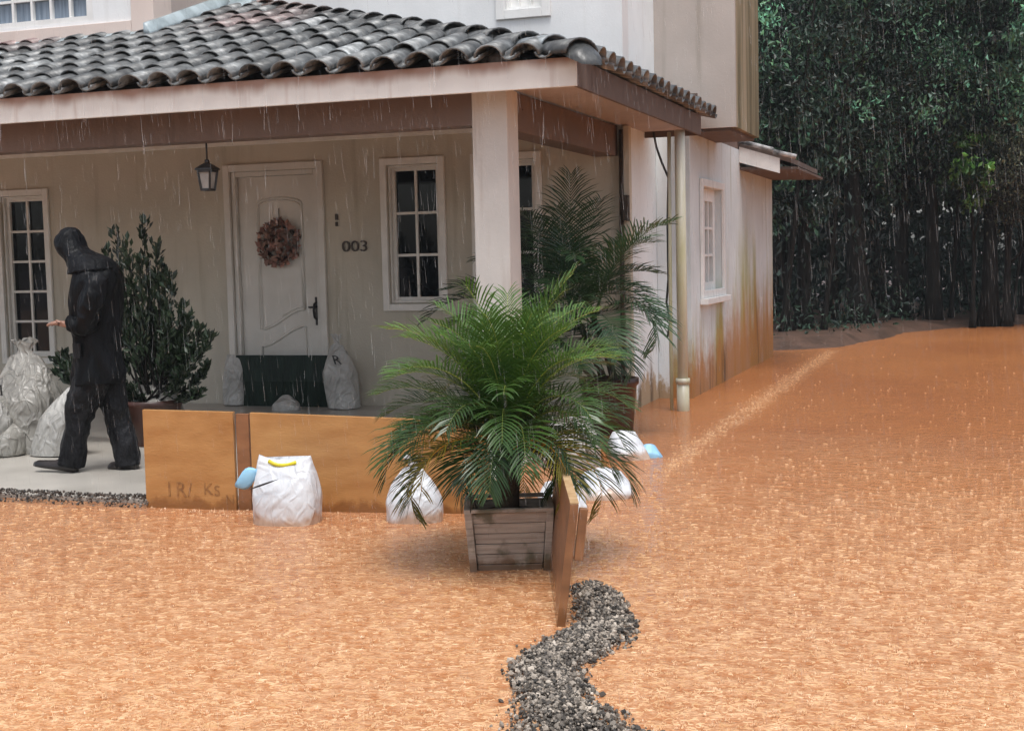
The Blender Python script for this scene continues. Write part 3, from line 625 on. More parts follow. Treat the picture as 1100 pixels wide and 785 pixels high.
for k in range(240):
    a = random.uniform(0, 2*PI); r = .235*math.sqrt(random.random()); c = wc+Vector((math.cos(a)*r, -random.uniform(.0, .05), math.sin(a)*r))
    g = random.uniform(.5, 1.6); b.tint = (g*random.uniform(1, 1.35), g, g); sd = Vector((random.gauss(0, 1), random.gauss(0, .7), random.gauss(0, 1))).normalized(); e = sd.cross(Vector((random.random(), 1, random.random()))).normalized()
    L = random.uniform(.03, .055); w = L*.55; nn = sd.cross(e)*.012
    b.add([c-sd*L, c-e*w+nn, c+sd*L, c+e*w-nn], [(0, 1, 2), (0, 2, 3)])
b.build('flowers', 'petal', WR)
b = MB(); b.tube([wc+Vector((math.cos(a)*.17, .01, math.sin(a)*.17)) for a in np.linspace(0, 2*PI, 24)], .02, 6); b.build('ring', 'bronze', WR)
b = MB(); b.tube([wc+Vector((0, .005, .16)), wc+Vector((-.01, .018, .34))], .005, 5); b.build('cord', 'bronze', WR)

# ------------------------------------------------------------------ flood boards
def board(name, p0, p1, z0, z1, th, material, label, group=None, lean=0, edge=True):
    p0 = Vector((*p0, 0)); p1 = Vector((*p1, 0)); d = (p1-p0).normalized(); n = Vector((-d.y, d.x, 0))
    root = thing(name, label, 'board', ((p0+p1)/2).to_tuple(), group)
    b = MB(); up = Vector((0, 0, 1)); L = lambda z: n*lean*z
    zt = z1 if hasattr(z1, '__len__') else (z1, z1)
    b.hexa([p0+up*z0+L(z0), p1+up*z0+L(z0), p1+n*th+up*z0+L(z0), p0+n*th+up*z0+L(z0), p0+up*zt[0]+L(zt[0]), p1+up*zt[1]+L(zt[1]), p1+n*th+up*zt[1]+L(zt[1]), p0+n*th+up*zt[0]+L(zt[0])])
    b.build('panel', material, root, .003); return root, d, n
r1, d1, n1 = board('flood_board', (-4.735, 6.86), (-4.14, 6.895), -.2, (.592, .583), .03, 'board', 'square orange plywood flood board, left of the dark vertical groove, faint burnt lettering at foot')
ox = Vector((-4.735, 6.86, 0)); ds = Vector((d1.x, d1.y, 0))
def mark(x, z, txt, s, sh=0):
    text_mesh(txt, s, .001, ox+ds*x-Vector((n1.x, n1.y, 0))*.002+Vector((0, 0, z)), ds, (0, 0, 1), 'lettering', 'brown_ink', r1, sh)
mark(.145, .075, 'I', .125); mark(.20, .075, 'R', .125); mark(.28, .075, '/', .115); mark(.385, .09, 'K', .10); mark(.455, .085, 'S', .09); mark(.53, .04, 'N', .075)
r2, d2, n2 = board('batten', (-4.128, 6.905), (-4.045, 6.91), -.2, .572, .025, 'board_dark', 'narrow upright wooden batten between the two orange flood boards')
r3, d3, n3 = board('flood_board', (-4.03, 6.90), (-2.62, 7.10), -.2, (.58, .528), .03, 'board', 'long orange plywood flood board behind the white sandbag, running right to the palm')
r4, d4, n4 = board('flood_board', (-1.565, 4.96), (-2.02, 6.26), -.2, (.485, .47), -.034, 'board_dark', 'brown board set edge-on to the viewer beside the wooden planter, end in the gravel', lean=-.13)
b = MB(); e0 = Vector((-1.565, 4.96, 0)); q = Vector((d4.x, d4.y, 0)); nn = Vector((n4.x, n4.y, 0))
b.hexa([e0+nn*(-.13*.485)+Vector((0, 0, .486)), e0+q*1.377+nn*(-.13*.47)+Vector((0, 0, .472)), e0+q*1.377+nn*(-.13*.47-.034)+Vector((0, 0, .472)), e0+nn*(-.13*.485-.034)+Vector((0, 0, .486)), e0+nn*(-.13*.485)+Vector((0, 0, .492)), e0+q*1.377+nn*(-.13*.47)+Vector((0, 0, .478)), e0+q*1.377+nn*(-.13*.47-.034)+Vector((0, 0, .478)), e0+nn*(-.13*.485-.034)+Vector((0, 0, .492))])
b.build('top_edge', 'board_edge', r4)
b = MB(); o = e0+q*.02-nn*.002; b.bar(o+nn*(-.13*.28-.036-.017)+Vector((0, 0, .26)), o+nn*(-.13*.47-.036-.017)+Vector((0, 0, .465)), .034, .034); b.build('cleat', 'board_dark', r4, .003)

# ------------------------------------------------------------------ sandbags
def sack(name, material, label, c, w, d, h, rot=0, lean=(0, 0), seed=0, ears=0, taper=.75, wr=.03, group=None, cat='sandbag', slump=0, pinch=None, root=True, fold=1.0, deep=.1, mouth=0):
    """filled plastic sack: lofted rings, slumped, wrinkled; ears = sewn top pulled into two corners"""
    c = Vector(c); r = thing(name, label, cat, c.to_tuple(), group) if root is True else root
    cr, sr = math.cos(rot), math.sin(rot); rings = []; NR, NA = 46, 80; rs_ = random.Random(seed); crs = []
    for q_ in range(9): v_ = Vector((rs_.gauss(0, 1), rs_.gauss(0, 1), rs_.gauss(0, .7))).normalized(); crs.append((*v_, rs_.uniform(4, 11), rs_.random()*2, 1/9))
    for i in range(NR+1):
        t = i/NR; z = -deep+(h+deep)*t
        prof = (1-abs(2*t-.75)**3.2*.16) if t < .5 else 1-(1-taper)*((t-.5)/.5)**1.6
        flat = 1-max(0, (t-.45)/.55)**1.8*.82
        if pinch and t > pinch:
            f_ = (t-pinch)/(1-pinch); prof *= 1-.74*math.sin(PI*min(1, f_*.78))**.8; flat = max(flat, .6)
        row = []
        for k in range(NA):
            a = 2*PI*k/NA; ca, sa = math.cos(a), math.sin(a)
            x = math.copysign(abs(ca)**.75, ca)*w/2*prof; y = math.copysign(abs(sa)**.75, sa)*d/2*prof*flat
            zz = z
            if ears and t > .55: zz += ears*((abs(x)/(w/2))**2*1.3-.45)*((t-.55)/.45)**1.5
            nz = .7*noise.noise((x*7+seed, y*7, zz*7))+.3*noise.noise((x*21+seed, y*21, zz*16+3))
            cre = (sum(abs(((dx_*x+dy_*y+dz_*zz)*fq_+ph_) % 2-1)*am_ for dx_, dy_, dz_, fq_, ph_, am_ in crs)-.5)*2.4*fold
            s = 1+(nz*wr+cre*wr*.7)/max(.08, w)*1.1
            x *= s; y *= s; zz += nz*wr*.25
            if slump: zz -= slump*abs(x/w)**2*t
            x += lean[0]*max(0, zz); y += lean[1]*max(0, zz)
            row.append(c+Vector((x*cr-y*sr, x*sr+y*cr, zz)))
        rings.append(row)
    if mouth:                                  # gathered, pleated opening standing up from the top
        top = rings[-1]; mc = sum(top, Vector())/NA; ph = seed*1.7
        for f_, rad_, up_ in ((0, .62, .012), (.3, .50, .03), (.65, .62, .05), (1, .95, .075)):
            row = []
            for k in range(NA):
                a = 2*PI*k/NA; pl_ = 1+(.10+.22*f_)*math.sin(a*8+ph+2*noise.noise((math.cos(a), math.sin(a), seed)))+.25*f_*noise.noise((math.cos(a)*2, math.sin(a)*2, seed+4))
                q = mc+(top[k]-mc)*rad_*pl_*.8; q.z = mc.z+mouth*(up_/.075)*(1+.45*f_*noise.noise((math.cos(a)*1.7, math.sin(a)*1.7, seed+9)))
                row.append(q+Vector((lean[0], lean[1], 0))*mouth*f_*.6)
            rings.append(row)
    b = MB(); b.loft(rings, cap=not mouth)
    if mouth: b.add(rings[0], [tuple(range(NA-1, -1, -1))])
    o = b.build('sack', material, r); return r
W = 'white sandbags holding back the flood'
fb = sack('sandbag', 'bag', 'white sandbag with yellow tape and blue flap standing against the orange board', (-3.672, 6.66, 0), .385, .30, .355, .12, seed=3, ears=.055, taper=.80, wr=.018, group=W)
bc = Vector((-3.672, 6.66, 0))
b = MB(); b.tube([bc+Vector((x, -.03+.01*math.sin(x*30), .322+.02*(x/.08)**2)) for x in np.linspace(-.085, .075, 8)], .011, 7); b.build('tape', 'yellow', fb)
b = MB(); rr = []
for i, t in enumerate(np.linspace(0, 1, 7)):
    w_ = .012+.045*math.sin(PI*min(1, t*.95+.03)); cc = bc+Vector((-.15-.12*t, -.06-.02*t, .285-.075*t))
    rr.append([cc+Vector((math.cos(a)*.006-.2*math.sin(a)*w_*.5, math.cos(a)*.012, math.sin(a)*w_)) for a in np.linspace(0, 2*PI, 9)[:-1]])
b.loft(rr); b.build('flap', 'blue', fb)
b = MB(); rr = []
for t in np.linspace(0, 1, 8):
    cc = bc+Vector((-.155+.19*t, -.155-.01*math.sin(PI*t), .20+.065*t)); w_ = .0055*math.sin(PI*t)+.001
    rr.append([cc+Vector((0, math.cos(a)*.006, math.sin(a)*w_)) for a in np.linspace(0, 2*PI, 7)[:-1]])
b.loft(rr); b.build('seam', 'cable', fb)
sack('sandbag', 'bag', 'white sandbag half hidden under the palm fronds, left of the wooden planter', (-2.98, 6.85, 0), .32, .24, .29, .2, seed=9, taper=.36, wr=.02, mouth=.07, fold=.6, group=W)
sack('sandbag', 'bag', 'crumpled white sandbag lying in the water right of the palm fronds', (-2.15, 7.80, 0), .38, .34, .17, .35, seed=14, taper=.6, wr=.05, group=W, slump=.25)
sack('sandbag', 'bag', 'white sandbag behind the brown edge-on board, among the fronds', (-2.26, 7.30, 0), .30, .30, .17, .1, seed=15, taper=.6, wr=.04, group=W, slump=.1)
sack('sandbag', 'bag_grey', 'small pale bag in front of the brown pot, half seen through fronds', (-2.68, 8.9, 0), .42, .3, .34, .1, seed=16, taper=.6, wr=.03, group=W)
s5 = sack('sandbag', 'bag', 'limp white sack with blue plastic end lying near the downpipe', (-2.37, 9.30, 0), .30, .30, .20, .35, seed=21, taper=.55, wr=.05, group=W, slump=.2, lean=(-.15, 0))
sack('blue_end', 'blue', '', (-2.24, 9.37, 0), .20, .12, .10, .3, seed=22, taper=.5, wr=.05, root=s5, deep=.03, slump=.3)
s6 = sack('rubbish_bag', 'bag_clear', 'tall grey plastic-wrapped sack at left photo edge under the glazed window', (-7.02, 8.66, .03), .56, .5, .74, 0, seed=31, taper=.50, wr=.022, cat='sack', deep=0, mouth=.13, fold=.45)
sack('rubbish_bag', 'bag_clear', 'squat dark grey sack on the terrace at left photo edge', (-7.12, 8.42, .04), .5, .4, .26, 0, seed=33, fold=.45, mouth=.06, taper=.5, wr=.02, cat='sack', deep=0)
s7 = sack('rubbish_bag', 'bag_grey', 'bulging white sack with black print, cut by the left photo edge', (-7.21, 8.36, .04), .5, .34, .50, -.1, seed=35, fold=.45, mouth=.10, taper=.42, wr=.022, cat='sack', deep=0)
text_mesh('al', .12, .004, at(-6, 425, 8.13), (1, .05, 0), (0, -.1, 1), 'print', 'ink', s7)
sack('sandbag', 'bag_grey', 'plump white sack leaning right beside the walking person\'s leg', (-6.66, 8.5, .04), .38, .34, .50, -.1, lean=(.42, .05), seed=37, fold=.45, mouth=.09, taper=.42, wr=.02, deep=0)
sack('sandbag', 'bag_clear', 'grey clear-plastic sack seen between the walking person\'s legs', (-6.22, 9.2, .04), .44, .36, .46, 0, seed=41, taper=.7, wr=.02, deep=0, cat='sack')
s8 = sack('sandbag', 'bag_grey', 'upright off-white sack with black print right of the front door', (-5.80, 11.72, .04), .32, .28, .60, 0, seed=43, fold=.5, mouth=.10, taper=.42, wr=.022, deep=0, lean=(-.10, .0))
text_mesh('R', .13, .012, (-5.83, 11.585, .47), (.95, .25, 0), (-.35, .08, .93), 'print', 'ink', s8)
sack('sandbag', 'bag_grey', 'slim white sack left of the dark sheet at the front door', (-7.06, 11.84, .04), .24, .22, .50, 0, seed=45, taper=.7, wr=.02, deep=0)
sack('sandbag', 'bag_grey', 'low white sack in front of the dark sheet at the front door', (-6.31, 11.50, .03), .28, .22, .15, 0, seed=47, taper=.25, wr=.03, deep=0, slump=.3)
# dark sheet across the door
SH = thing('door_barrier', 'dark green-black sheeted board propped across the foot of the front door', 'board', (-6.55, 11.75, TZ))
rr = []
for i, x in enumerate(np.linspace(-7.03, -6.02, 25)):
    yv = 11.80+.02*noise.noise((x*6, 0, 0)); e = .03*math.sin((x+7)*7)
    rr.append([(x, yv, TZ), (x+.01*noise.noise((x*3, 1, 0)), yv-.015, .28), (x, yv+.02, .535+.006*noise.noise((x*8, 4, 0))), (x, yv+.06, .535), (x, yv+.06, TZ)])
b = MB(); b.loft(rr, cap=True, smooth=False); b.build('sheet', 'black_sheet', SH)

# ------------------------------------------------------------------ leaves and palms
def leaf_arrays(C, D, L, Wd, rand=True):
    """diamond leaves: centres, unit directions, lengths, widths -> vertices, quads"""
    N = len(C); C = np.asarray(C); D = np.asarray(D); D = D/np.linalg.norm(D, axis=1, keepdims=True)
    R = rng.normal(size=(N, 3)); Sd = np.cross(D, R); Sd /= np.linalg.norm(Sd, axis=1, keepdims=True)+1e-9; Nn = np.cross(D, Sd)
    L = np.asarray(L)[:, None]; Wd = np.asarray(Wd)[:, None]
    V = np.stack([C-D*L/2, C-Sd*Wd/2+Nn*Wd*.2+D*L*.05, C+D*L/2-Nn*L*.08, C+Sd*Wd/2+Nn*Wd*.2+D*L*.05], 1)
    return V.reshape(-1, 3), np.arange(N*4).reshape(N, 4)
def frond(root, base, az, el, L, droop, leaf, mtl, stem_mtl, npair=30, lw=.008, tint=(1, 1, 1), t0=.16, twist=0, curl=.35, nseg=16):
    """one feather leaf: arching midrib with two rows of narrow leaflets"""
    p = Vector(base); pts = [p.copy()]; e = el; a = az
    for i in range(nseg):
        e -= droop/nseg*(.4+1.2*i/nseg); a += twist/nseg
        p = p+Vector((math.cos(a)*math.cos(e), math.sin(a)*math.cos(e), math.sin(e)))*(L/nseg); pts.append(p.copy())
    st = MB(); st.tint = (tint[0]*1.3, tint[1]*1.15, tint[2]); st.tube(pts, [max(.0012, .0062*L**.5*(1-i/(nseg+.5))) for i in range(nseg+1)], 5)
    Vv = []; Ff = []
    for k in range(npair):
        t = t0+(1-t0)*(k+.5)/npair; f = t*nseg; i = min(int(f), nseg-1); q = pts[i].lerp(pts[i+1], f-i); d = (pts[i+1]-pts[i]).normalized()
        side = d.cross(Vector((0, 0, 1)))
        if side.length < .05: side = Vector((-math.sin(az), math.cos(az), 0))
        side.normalize(); up = side.cross(d)
        s = (t-t0)/(1-t0); ll = leaf*(.55+.75*math.sin(PI*min(1, .15+s*.8)))*(1-.35*s**3)
        ang = math.radians(68-38*s)
        for sg in (-1, 1):
            l_ = ll*random.uniform(.85, 1.12); dv = (d*math.cos(ang)+side*sg*math.sin(ang)+up*random.uniform(.15, .42)).normalized()
            wd = (up*random.uniform(.6, 1)-side*sg*.35).cross(dv).normalized() if random.random() < 2 else up
            wv = wd*lw*.5; m1 = q+dv*l_*.45; dv2 = (dv+Vector((0, 0, -curl*random.uniform(.5, 1.4)))).normalized(); m2 = m1+dv2*l_*.33; dv3 = (dv2+Vector((0, 0, -curl*random.uniform(.4, 1.5)))).normalized(); m3 = m2+dv3*l_*.22
            n0 = len(Vv); Vv += [q-wv*.6, q+wv*.6, m1-wv, m1+wv, m2-wv*.75, m2+wv*.75, m3-wv*.08, m3+wv*.08]
            Ff += [(n0, n0+1, n0+3, n0+2), (n0+2, n0+3, n0+5, n0+4), (n0+4, n0+5, n0+7, n0+6)]
    st.tint = tint
    o = MB(); o.tint = tint; o.add(Vv, Ff, True)
    fo = o.build('frond', mtl, root); st.build('midrib', stem_mtl, fo); return fo
# pygmy date palm in the wooden planter
pc = Vector((-2.115, 5.985, 0)); rot = math.radians(20)
PA = thing('potted_palm', 'bushy bright green feather palm in a weathered wooden box planter', 'potted palm', (pc.x, pc.y, -.05))
def rp(x, y, z): return Vector((pc.x+x*math.cos(rot)-y*math.sin(rot), pc.y+x*math.sin(rot)+y*math.cos(rot), z))
b = MB(); zs = np.linspace(-.12, .275, 9)
hw = lambda z: .160+.031*max(0, z)/.285
for i in range(8):
    z0, z1 = zs[i]+.0012, zs[i+1]-.0012
    for s in range(4):
        ca = [(1, 0), (0, 1), (-1, 0), (0, -1)][s]; 
        def f(u, z, o, ca=ca): h = hw(z)-o; return rp(ca[0]*h-ca[1]*u*h, ca[1]*h+ca[0]*u*h, z)
        jt = random.uniform(0, .004); e = .93
        b.hexa([f(-e, z0, jt+.02), f(e, z0, jt+.02), f(e, z0, jt), f(-e, z0, jt), f(-e, z1, jt+.02), f(e, z1, jt+.02), f(e, z1, jt), f(-e, z1, jt)])
pl = b.build('planter', 'plank', PA, .002)
b = MB()
for sx, sy in ((1, 1), (1, -1), (-1, 1), (-1, -1)): b.bar(rp(sx*hw(-.12), sy*hw(-.12), -.13), rp(sx*hw(.28), sy*hw(.28), .283), .034, .034, up=(math.sin(rot), -math.cos(rot), 0))
for s in range(4):
    ca = [(1, 0), (0, 1), (-1, 0), (0, -1)][s]; h = hw(.28)+.004; b.bar(rp(ca[0]*h-ca[1]*h*1.06, ca[1]*h+ca[0]*h*1.06, .287), rp(ca[0]*h+ca[1]*h*.9, ca[1]*h-ca[0]*h*.9, .287), .03, .018)
b.build('planter_frame', 'plank', pl, .003)
b = MB(); rr = [[rp(math.cos(a)*r*.235, math.sin(a)*r*.235, .235+.02*(1-r)+.008*noise.noise((a, r*4, 0))) for a in np.linspace(PI/4, PI/4+2*PI, 17)[:-1]] for r in (.7, .4, .05)]; b.loft(rr); b.build('soil', 'soil', PA)
b = MB(); b.tube([rp(0, 0, .2), rp(.0, .01, .35), rp(.005, 0, .50), rp(.0, 0, .60)], [.05, .055, .065, .05], 10); b.build('trunk', 'palm_trunk', PA)
cc = rp(0, 0, .62)
nfr = 76
for k in range(nfr):
    t = k/nfr; az = k*2.39996+random.uniform(-.2, .2); el = math.radians(90-78*t**1.2+random.uniform(-7, 7)); L = (random.uniform(.66, .84) if t < .42 else random.uniform(.58, .74)) if t > .06 else .6
    tc_ = math.cos(az+1.22)
    if tc_ > .2 and el < math.radians(32):
        if k % 2: el = math.radians(30+random.uniform(0, 28)); L *= .9
        else: L *= .56; el = math.radians(random.uniform(-10, 25))
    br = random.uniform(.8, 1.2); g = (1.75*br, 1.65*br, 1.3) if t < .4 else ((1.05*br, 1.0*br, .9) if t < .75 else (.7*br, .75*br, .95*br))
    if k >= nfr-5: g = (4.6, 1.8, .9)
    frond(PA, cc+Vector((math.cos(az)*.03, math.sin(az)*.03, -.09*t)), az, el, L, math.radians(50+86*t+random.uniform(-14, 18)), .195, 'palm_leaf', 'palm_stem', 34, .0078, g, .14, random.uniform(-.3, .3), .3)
# taller dark palm in the brown pot at the porch corner
pc2 = Vector((-2.86, 10.62, 0)); PB = thing('potted_palm', 'tall dark green arching palm in a brown pot at the porch corner', 'potted palm', (pc2.x, pc2.y, -.05))
b = MB(); b.loft([[pc2+Vector((math.cos(a)*r, math.sin(a)*r, z)) for a in np.linspace(0, 2*PI, 25)[:-1]] for r, z in ((.18, -.12), (.205, .15), (.225, .38), (.245, .40), (.245, .45), (.218, .45), (.20, .38))]); b.build('pot', 'clay', PB)
b = MB()
stems = [(Vector((-.02, -.02, .4)), Vector((-.30, -.05, 1.05))), (Vector((.05, .02, .4)), Vector((-.10, -.06, .95))), (Vector((-.1, .05, .4)), Vector((-.48, -.10, .85)))]
for a_, c_ in stems: b.tube([pc2+a_, pc2+a_.lerp(c_, .5)+Vector((.01, 0, 0)), pc2+c_], [.035, .03, .02], 8)
b.build('stem', 'palm_trunk', PB)
F2 = [(1.75, 84, 1.15, 30), (1.0, 74, 1.2, 75), (.3, 62, 1.0, 95), (-.05, 50, 1.0, 150), (-.4, 40, .9, 165), (-.2, 18, .85, 120), (2.6, 75, 1.15, 60), (3.1, 55, 1.1, 85), (3.4, 42, 1.15, 90), (-1.2, 62, 1.05, 90), (-1.8, 45, 1.0, 110), (-2.4, 60, 1.05, 80), (2.0, 60, 1.0, 70), (-.7, 70, 1.05, 70), (-2.0, 20, .9, 90), (.7, 40, .9, 110), (-1.0, 15, .8, 90), (3.0, 20, .95, 80), (-1.5, 75, 1.1, 55), (.1, 80, 1.15, 70), (-.8, 0, .7, 60), (-1.7, 0, .7, 60), (-2.6, 30, .9, 90), (-.15, 32, 1.0, 130), (1.4, 70, 1.15, 45)]
F2 += [(random.uniform(0, 6.28), random.uniform(25, 82), random.uniform(.85, 1.15), random.uniform(55, 105)) for _ in range(16)]
for k, (az, el, L, dr) in enumerate(F2):
    c_ = stems[k % 3][1]; g = random.uniform(1.0, 1.9)
    frond(PB, pc2+c_*1.0+Vector((0, 0, -.03*(k % 4))), az+random.uniform(-.1, .1), math.radians(el), L, math.radians(dr), .27, 'dark_palm', 'dark_palm', 32, .013, (g, g, g), .2, random.uniform(-.2, .2), .3)

# ------------------------------------------------------------------ potted shrub behind the person
sc_ = Vector((-6.22, 9.15, TZ)); SB = thing('potted_shrub', 'dark leathery-leaved upright shrub in a reddish pot behind the walking person', 'potted shrub', sc_.to_tuple())
b = MB(); b.loft([[sc_+Vector((math.cos(a)*r, math.sin(a)*r, z)) for a in np.linspace(0, 2*PI, 21)[:-1]] for r, z in ((.17, 0), (.21, .2), (.235, .32), (.245, .36), (.215, .36), (.2, .3))]); b.build('pot', 'clay', SB)
tips = [(153, 236), (168, 262), (125, 250), (135, 258), (116, 268), (178, 285), (150, 280), (163, 300), (183, 300), (140, 300), (195, 328), (204, 340), (215, 352), (225, 362), (222, 395), (205, 380), (190, 365), (180, 340), (215, 420), (195, 400), (205, 425), (160, 335), (170, 370), (150, 345), (130, 320), (120, 340), (175, 410), (185, 430), (60, 385), (68, 378), (62, 400), (75, 395), (150, 390), (140, 420), (160, 425), (120, 400), (195, 350)]
b = MB(); Cs = []; Ds = []; Ls = []
for (x, y) in tips:
    tip = at(x, y, sc_.y+random.uniform(-.25, .25)); bs = sc_+Vector((random.gauss(0, .04), random.gauss(0, .04), .33)); mid = bs.lerp(tip, .55)+Vector(((tip.x-bs.x)*.25, (tip.y-bs.y)*.25, -.06))
    cv = [bs*(1-t)**2+mid*2*t*(1-t)+tip*t*t for t in np.linspace(0, 1, 9)]; b.tube(cv, [.011*(1-i/10) for i in range(9)], 5)
    for i in range(120):
        t = random.uniform(.22, 1)**.75; f = t*8; q = cv[min(int(f), 7)].lerp(cv[min(int(f), 7)+1], f-min(int(f), 7)); d = (cv[min(int(f), 7)+1]-cv[min(int(f), 7)]).normalized()
        dv = (d*.9+Vector((random.gauss(0, .6), random.gauss(0, .6), random.gauss(.35, .35)))).normalized(); l_ = random.uniform(.055, .095)
        Cs.append(q+dv*l_*.55+Vector((random.gauss(0, .015), random.gauss(0, .015), 0))); Ds.append(dv); Ls.append(l_)
b.build('stem', 'bark', SB)
Vl, Fl = leaf_arrays(Cs, Ds, Ls, np.array(Ls)*.42); tt = np.repeat(rng.uniform(.5, 1.9, (len(Cs), 1)), 4, 0)*np.ones((1, 3))
link('foliage', npmesh('foliage', Vl, Fl, False, tt), 'shrub_leaf', SB)

# ------------------------------------------------------------------ the walking person
PY = 7.9
fp = at(100, 506, PY); PS = thing('person', 'person in black hooded raincoat and dark trousers walking left, one hand held out', 'person', (fp.x, PY, TZ))
def skin_mesh(name, material, parent, verts, edges, radii, rootv=0, sub=2, off=0):
    me = bpy.data.meshes.new(name); me.from_pydata([tuple(v) for v in verts], edges, []); me.update()
    o = bpy.data.objects.new('tmp', me); COL.objects.link(o)
    md = o.modifiers.new('skin', 'SKIN'); md.use_smooth_shade = True; md.branch_smoothing = .6
    for i, r in enumerate(radii):
        sv = me.skin_vertices[0].data[i]; sv.radius = (r, r) if not hasattr(r, '__len__') else r; sv.use_root = (i == rootv)
    sb = o.modifiers.new('sub', 'SUBSURF'); sb.levels = sub; sb.render_levels = sub
    dg = bpy.context.evaluated_depsgraph_get(); dg.update(); me2 = bpy.data.meshes.new_from_object(o.evaluated_get(dg)); bpy.data.objects.remove(o)
    me2.name = name
    for p in me2.polygons: p.use_smooth = True
    return link(name, me2, material, parent)
A = lambda x, y, dy=0: at(x, y, PY+dy)*1.0
hipc = A(104, 408); 
bv = [hipc, A(104, 372), A(104, 335), A(103, 308), A(95, 293), A(86, 281), A(78, 271), A(77, 260), A(66, 271),
      A(100, 412, -.09), A(83, 452, -.10), A(76, 492, -.11), A(58, 501, -.12),
      A(112, 412, .09), A(128, 452, .10), A(137, 492, .10), A(120, 503, .10),
      A(99, 306, -.17), A(92, 347, -.20), A(74, 349, -.18),
      A(106, 306, .17), A(100, 350, .19), A(86, 352, .15)]
be = [(0, 1), (1, 2), (2, 3), (3, 4), (4, 5), (5, 6), (6, 7), (6, 8), (0, 9), (9, 10), (10, 11), (11, 12), (0, 13), (13, 14), (14, 15), (15, 16), (3, 17), (17, 18), (18, 19), (3, 20), (20, 21), (21, 22)]
br = [.12, .11, .12, .10, .06, .055, .070, .066, .016,   .045, .035, .03, .028, .045, .035, .03, .028, .05, .042, .028, .055, .042, .028]
# far hand continues the arm as one mesh; near hand has separate fingers grown from the palm
hx, hy = -.0, 0
palm0 = A(69, 348.5, -.17); bv += [palm0]; be += [(19, 23)]; br += [.036]
for j, (dx, dy_, dz) in enumerate(((-.075, -.030, .012), (-.085, -.010, .016), (-.080, .012, .014), (-.065, .032, .006))):
    dx *= 1.35; dy_ *= 1.3; q1 = palm0+Vector((dx*.5, dy_*.85, dz)); q2 = palm0+Vector((dx*.85, dy_, dz*.5)); q3 = palm0+Vector((dx*1.12, dy_, -dz*.6)); n0 = len(bv)
    bv += [q1, q2, q3]; be += [(23, n0), (n0, n0+1), (n0+1, n0+2)]; br += [.0135, .012, .010]
n0 = len(bv); bv += [palm0+Vector((-.005, -.035, .02)), palm0+Vector((-.035, -.05, .03))]; be += [(23, n0), (n0, n0+1)]; br += [.011, .009]
skin_mesh('body', 'skin', PS, bv, be, br, sub=1)
# raincoat: lofted coat with hood, plus sleeves
def ring(cx, cy, hx_, hy_, tilt=0, k=28, sd=0):      # one outline of the coat, folds included
    c = A(cx, cy); sc = (PY*1.06)/FPX; out = []
    for i in range(k):
        a = 2*PI*i/k; x = math.cos(a)*hx_*sc; y = math.sin(a)*hy_
        fl_ = max(0, min(1, (cy-300)/90)); w = 1+.07*noise.noise((math.cos(a)*2.2, math.sin(a)*2.2, cy*.045))+fl_*.06*math.sin(a*6+cy*.025+2*noise.noise((a, cy*.02, 3)))+.03*noise.noise((a*3, cy*.12, 8))
        out.append(c+Vector((x*w, y*w, -tilt*x)))
    return out
def smooth_path(P, n):
    P = [np.array(tuple(p), float) for p in P]; P = [2*P[0]-P[1]]+P+[2*P[-1]-P[-2]]; out = []
    for i in range(n):
        t = i/(n-1)*(len(P)-3); k = min(int(t), len(P)-4); f = t-k; a, b_, c, d = P[k:k+4]
        out.append(.5*((2*b_)+(c-a)*f+(2*a-5*b_+4*c-d)*f*f+(3*b_-a-3*c+d)*f**3))
    return out
def crease(p, sx, sz, seed):            # draped-cloth relief: long soft ridges
    q = Vector((p[0]*sx+seed, p[1]*sx, p[2]*sz)); w = noise.noise_vector(q*.6)*.9
    return (1-abs(noise.noise(q+w))*2.3)*.65+(1-abs(noise.noise(q*2.1+w*1.5+Vector((3, 1, 2))))*2.3)*.35
def cloth_tube(name, pts, rad, parent, material, amp=.016, rows=56, k=44, sx=7, sz=4, seed=0, squash=1.0):
    C_ = smooth_path(pts, rows); Rr = smooth_path([(r, 0, 0) for r in rad], rows); b = MB(); rings = []
    for i in range(rows):
        d = Vector(C_[min(i+1, rows-1)]-C_[max(i-1, 0)]).normalized(); ref = Vector((0, 1, 0)); ref = (ref-d*ref.dot(d)).normalized(); q = d.cross(ref); row = []
        for j in range(k):
            a = 2*PI*j/k; o = ref*math.cos(a)*squash+q*math.sin(a); p0 = Vector(C_[i])+o*Rr[i][0]; row.append(p0+o*(crease(p0, sx, sz, seed)-.35)*amp)
        rings.append(row)
    b.loft(rings); return b.build(name, material, parent)
ctl = [(106, 411, 27, .195, 0), (106, 403, 27.5, .195, 0), (105.5, 392, 26.5, .19, 0), (104.5, 375, 25.5, .182, 0), (103.5, 350, 26.5, .19, 0), (103.5, 328, 27.5, .205, 0), (104.5, 310, 27.5, .215, 0), (105, 298, 26, .205, 0), (103.5, 291, 23.5, .18, -.08), (100, 285, 20, .145, -.25), (95, 280, 16, .115, -.4)]
SCL = PY*1.06/FPX; rows = smooth_path([c[:3] for c in ctl], 60); rows2 = smooth_path([(c[3], c[4], 0) for c in ctl], 60); rings = []; K = 96
for i in range(60):
    cx, cy, hx_ = rows[i]; hy_, tl = rows2[i][:2]; c = A(cx, cy); row = []; low = max(0, min(1, (cy-300)/100))
    for j in range(K):
        a = 2*PI*j/K; o = Vector((math.cos(a)*hx_*SCL, math.sin(a)*hy_, 0)); p0 = c+o+Vector((0, 0, -tl*o.x)); nrm = o.normalized()
        dsp = (crease(p0, 6.5, 2.2, 5)-.4)*(.016+.022*low)
        hem = .02*noise.noise((math.cos(a)*2, math.sin(a)*2, 4)) if i == 0 else 0
        row.append(p0+nrm*dsp+Vector((0, 0, hem)))
    rings.append(row)
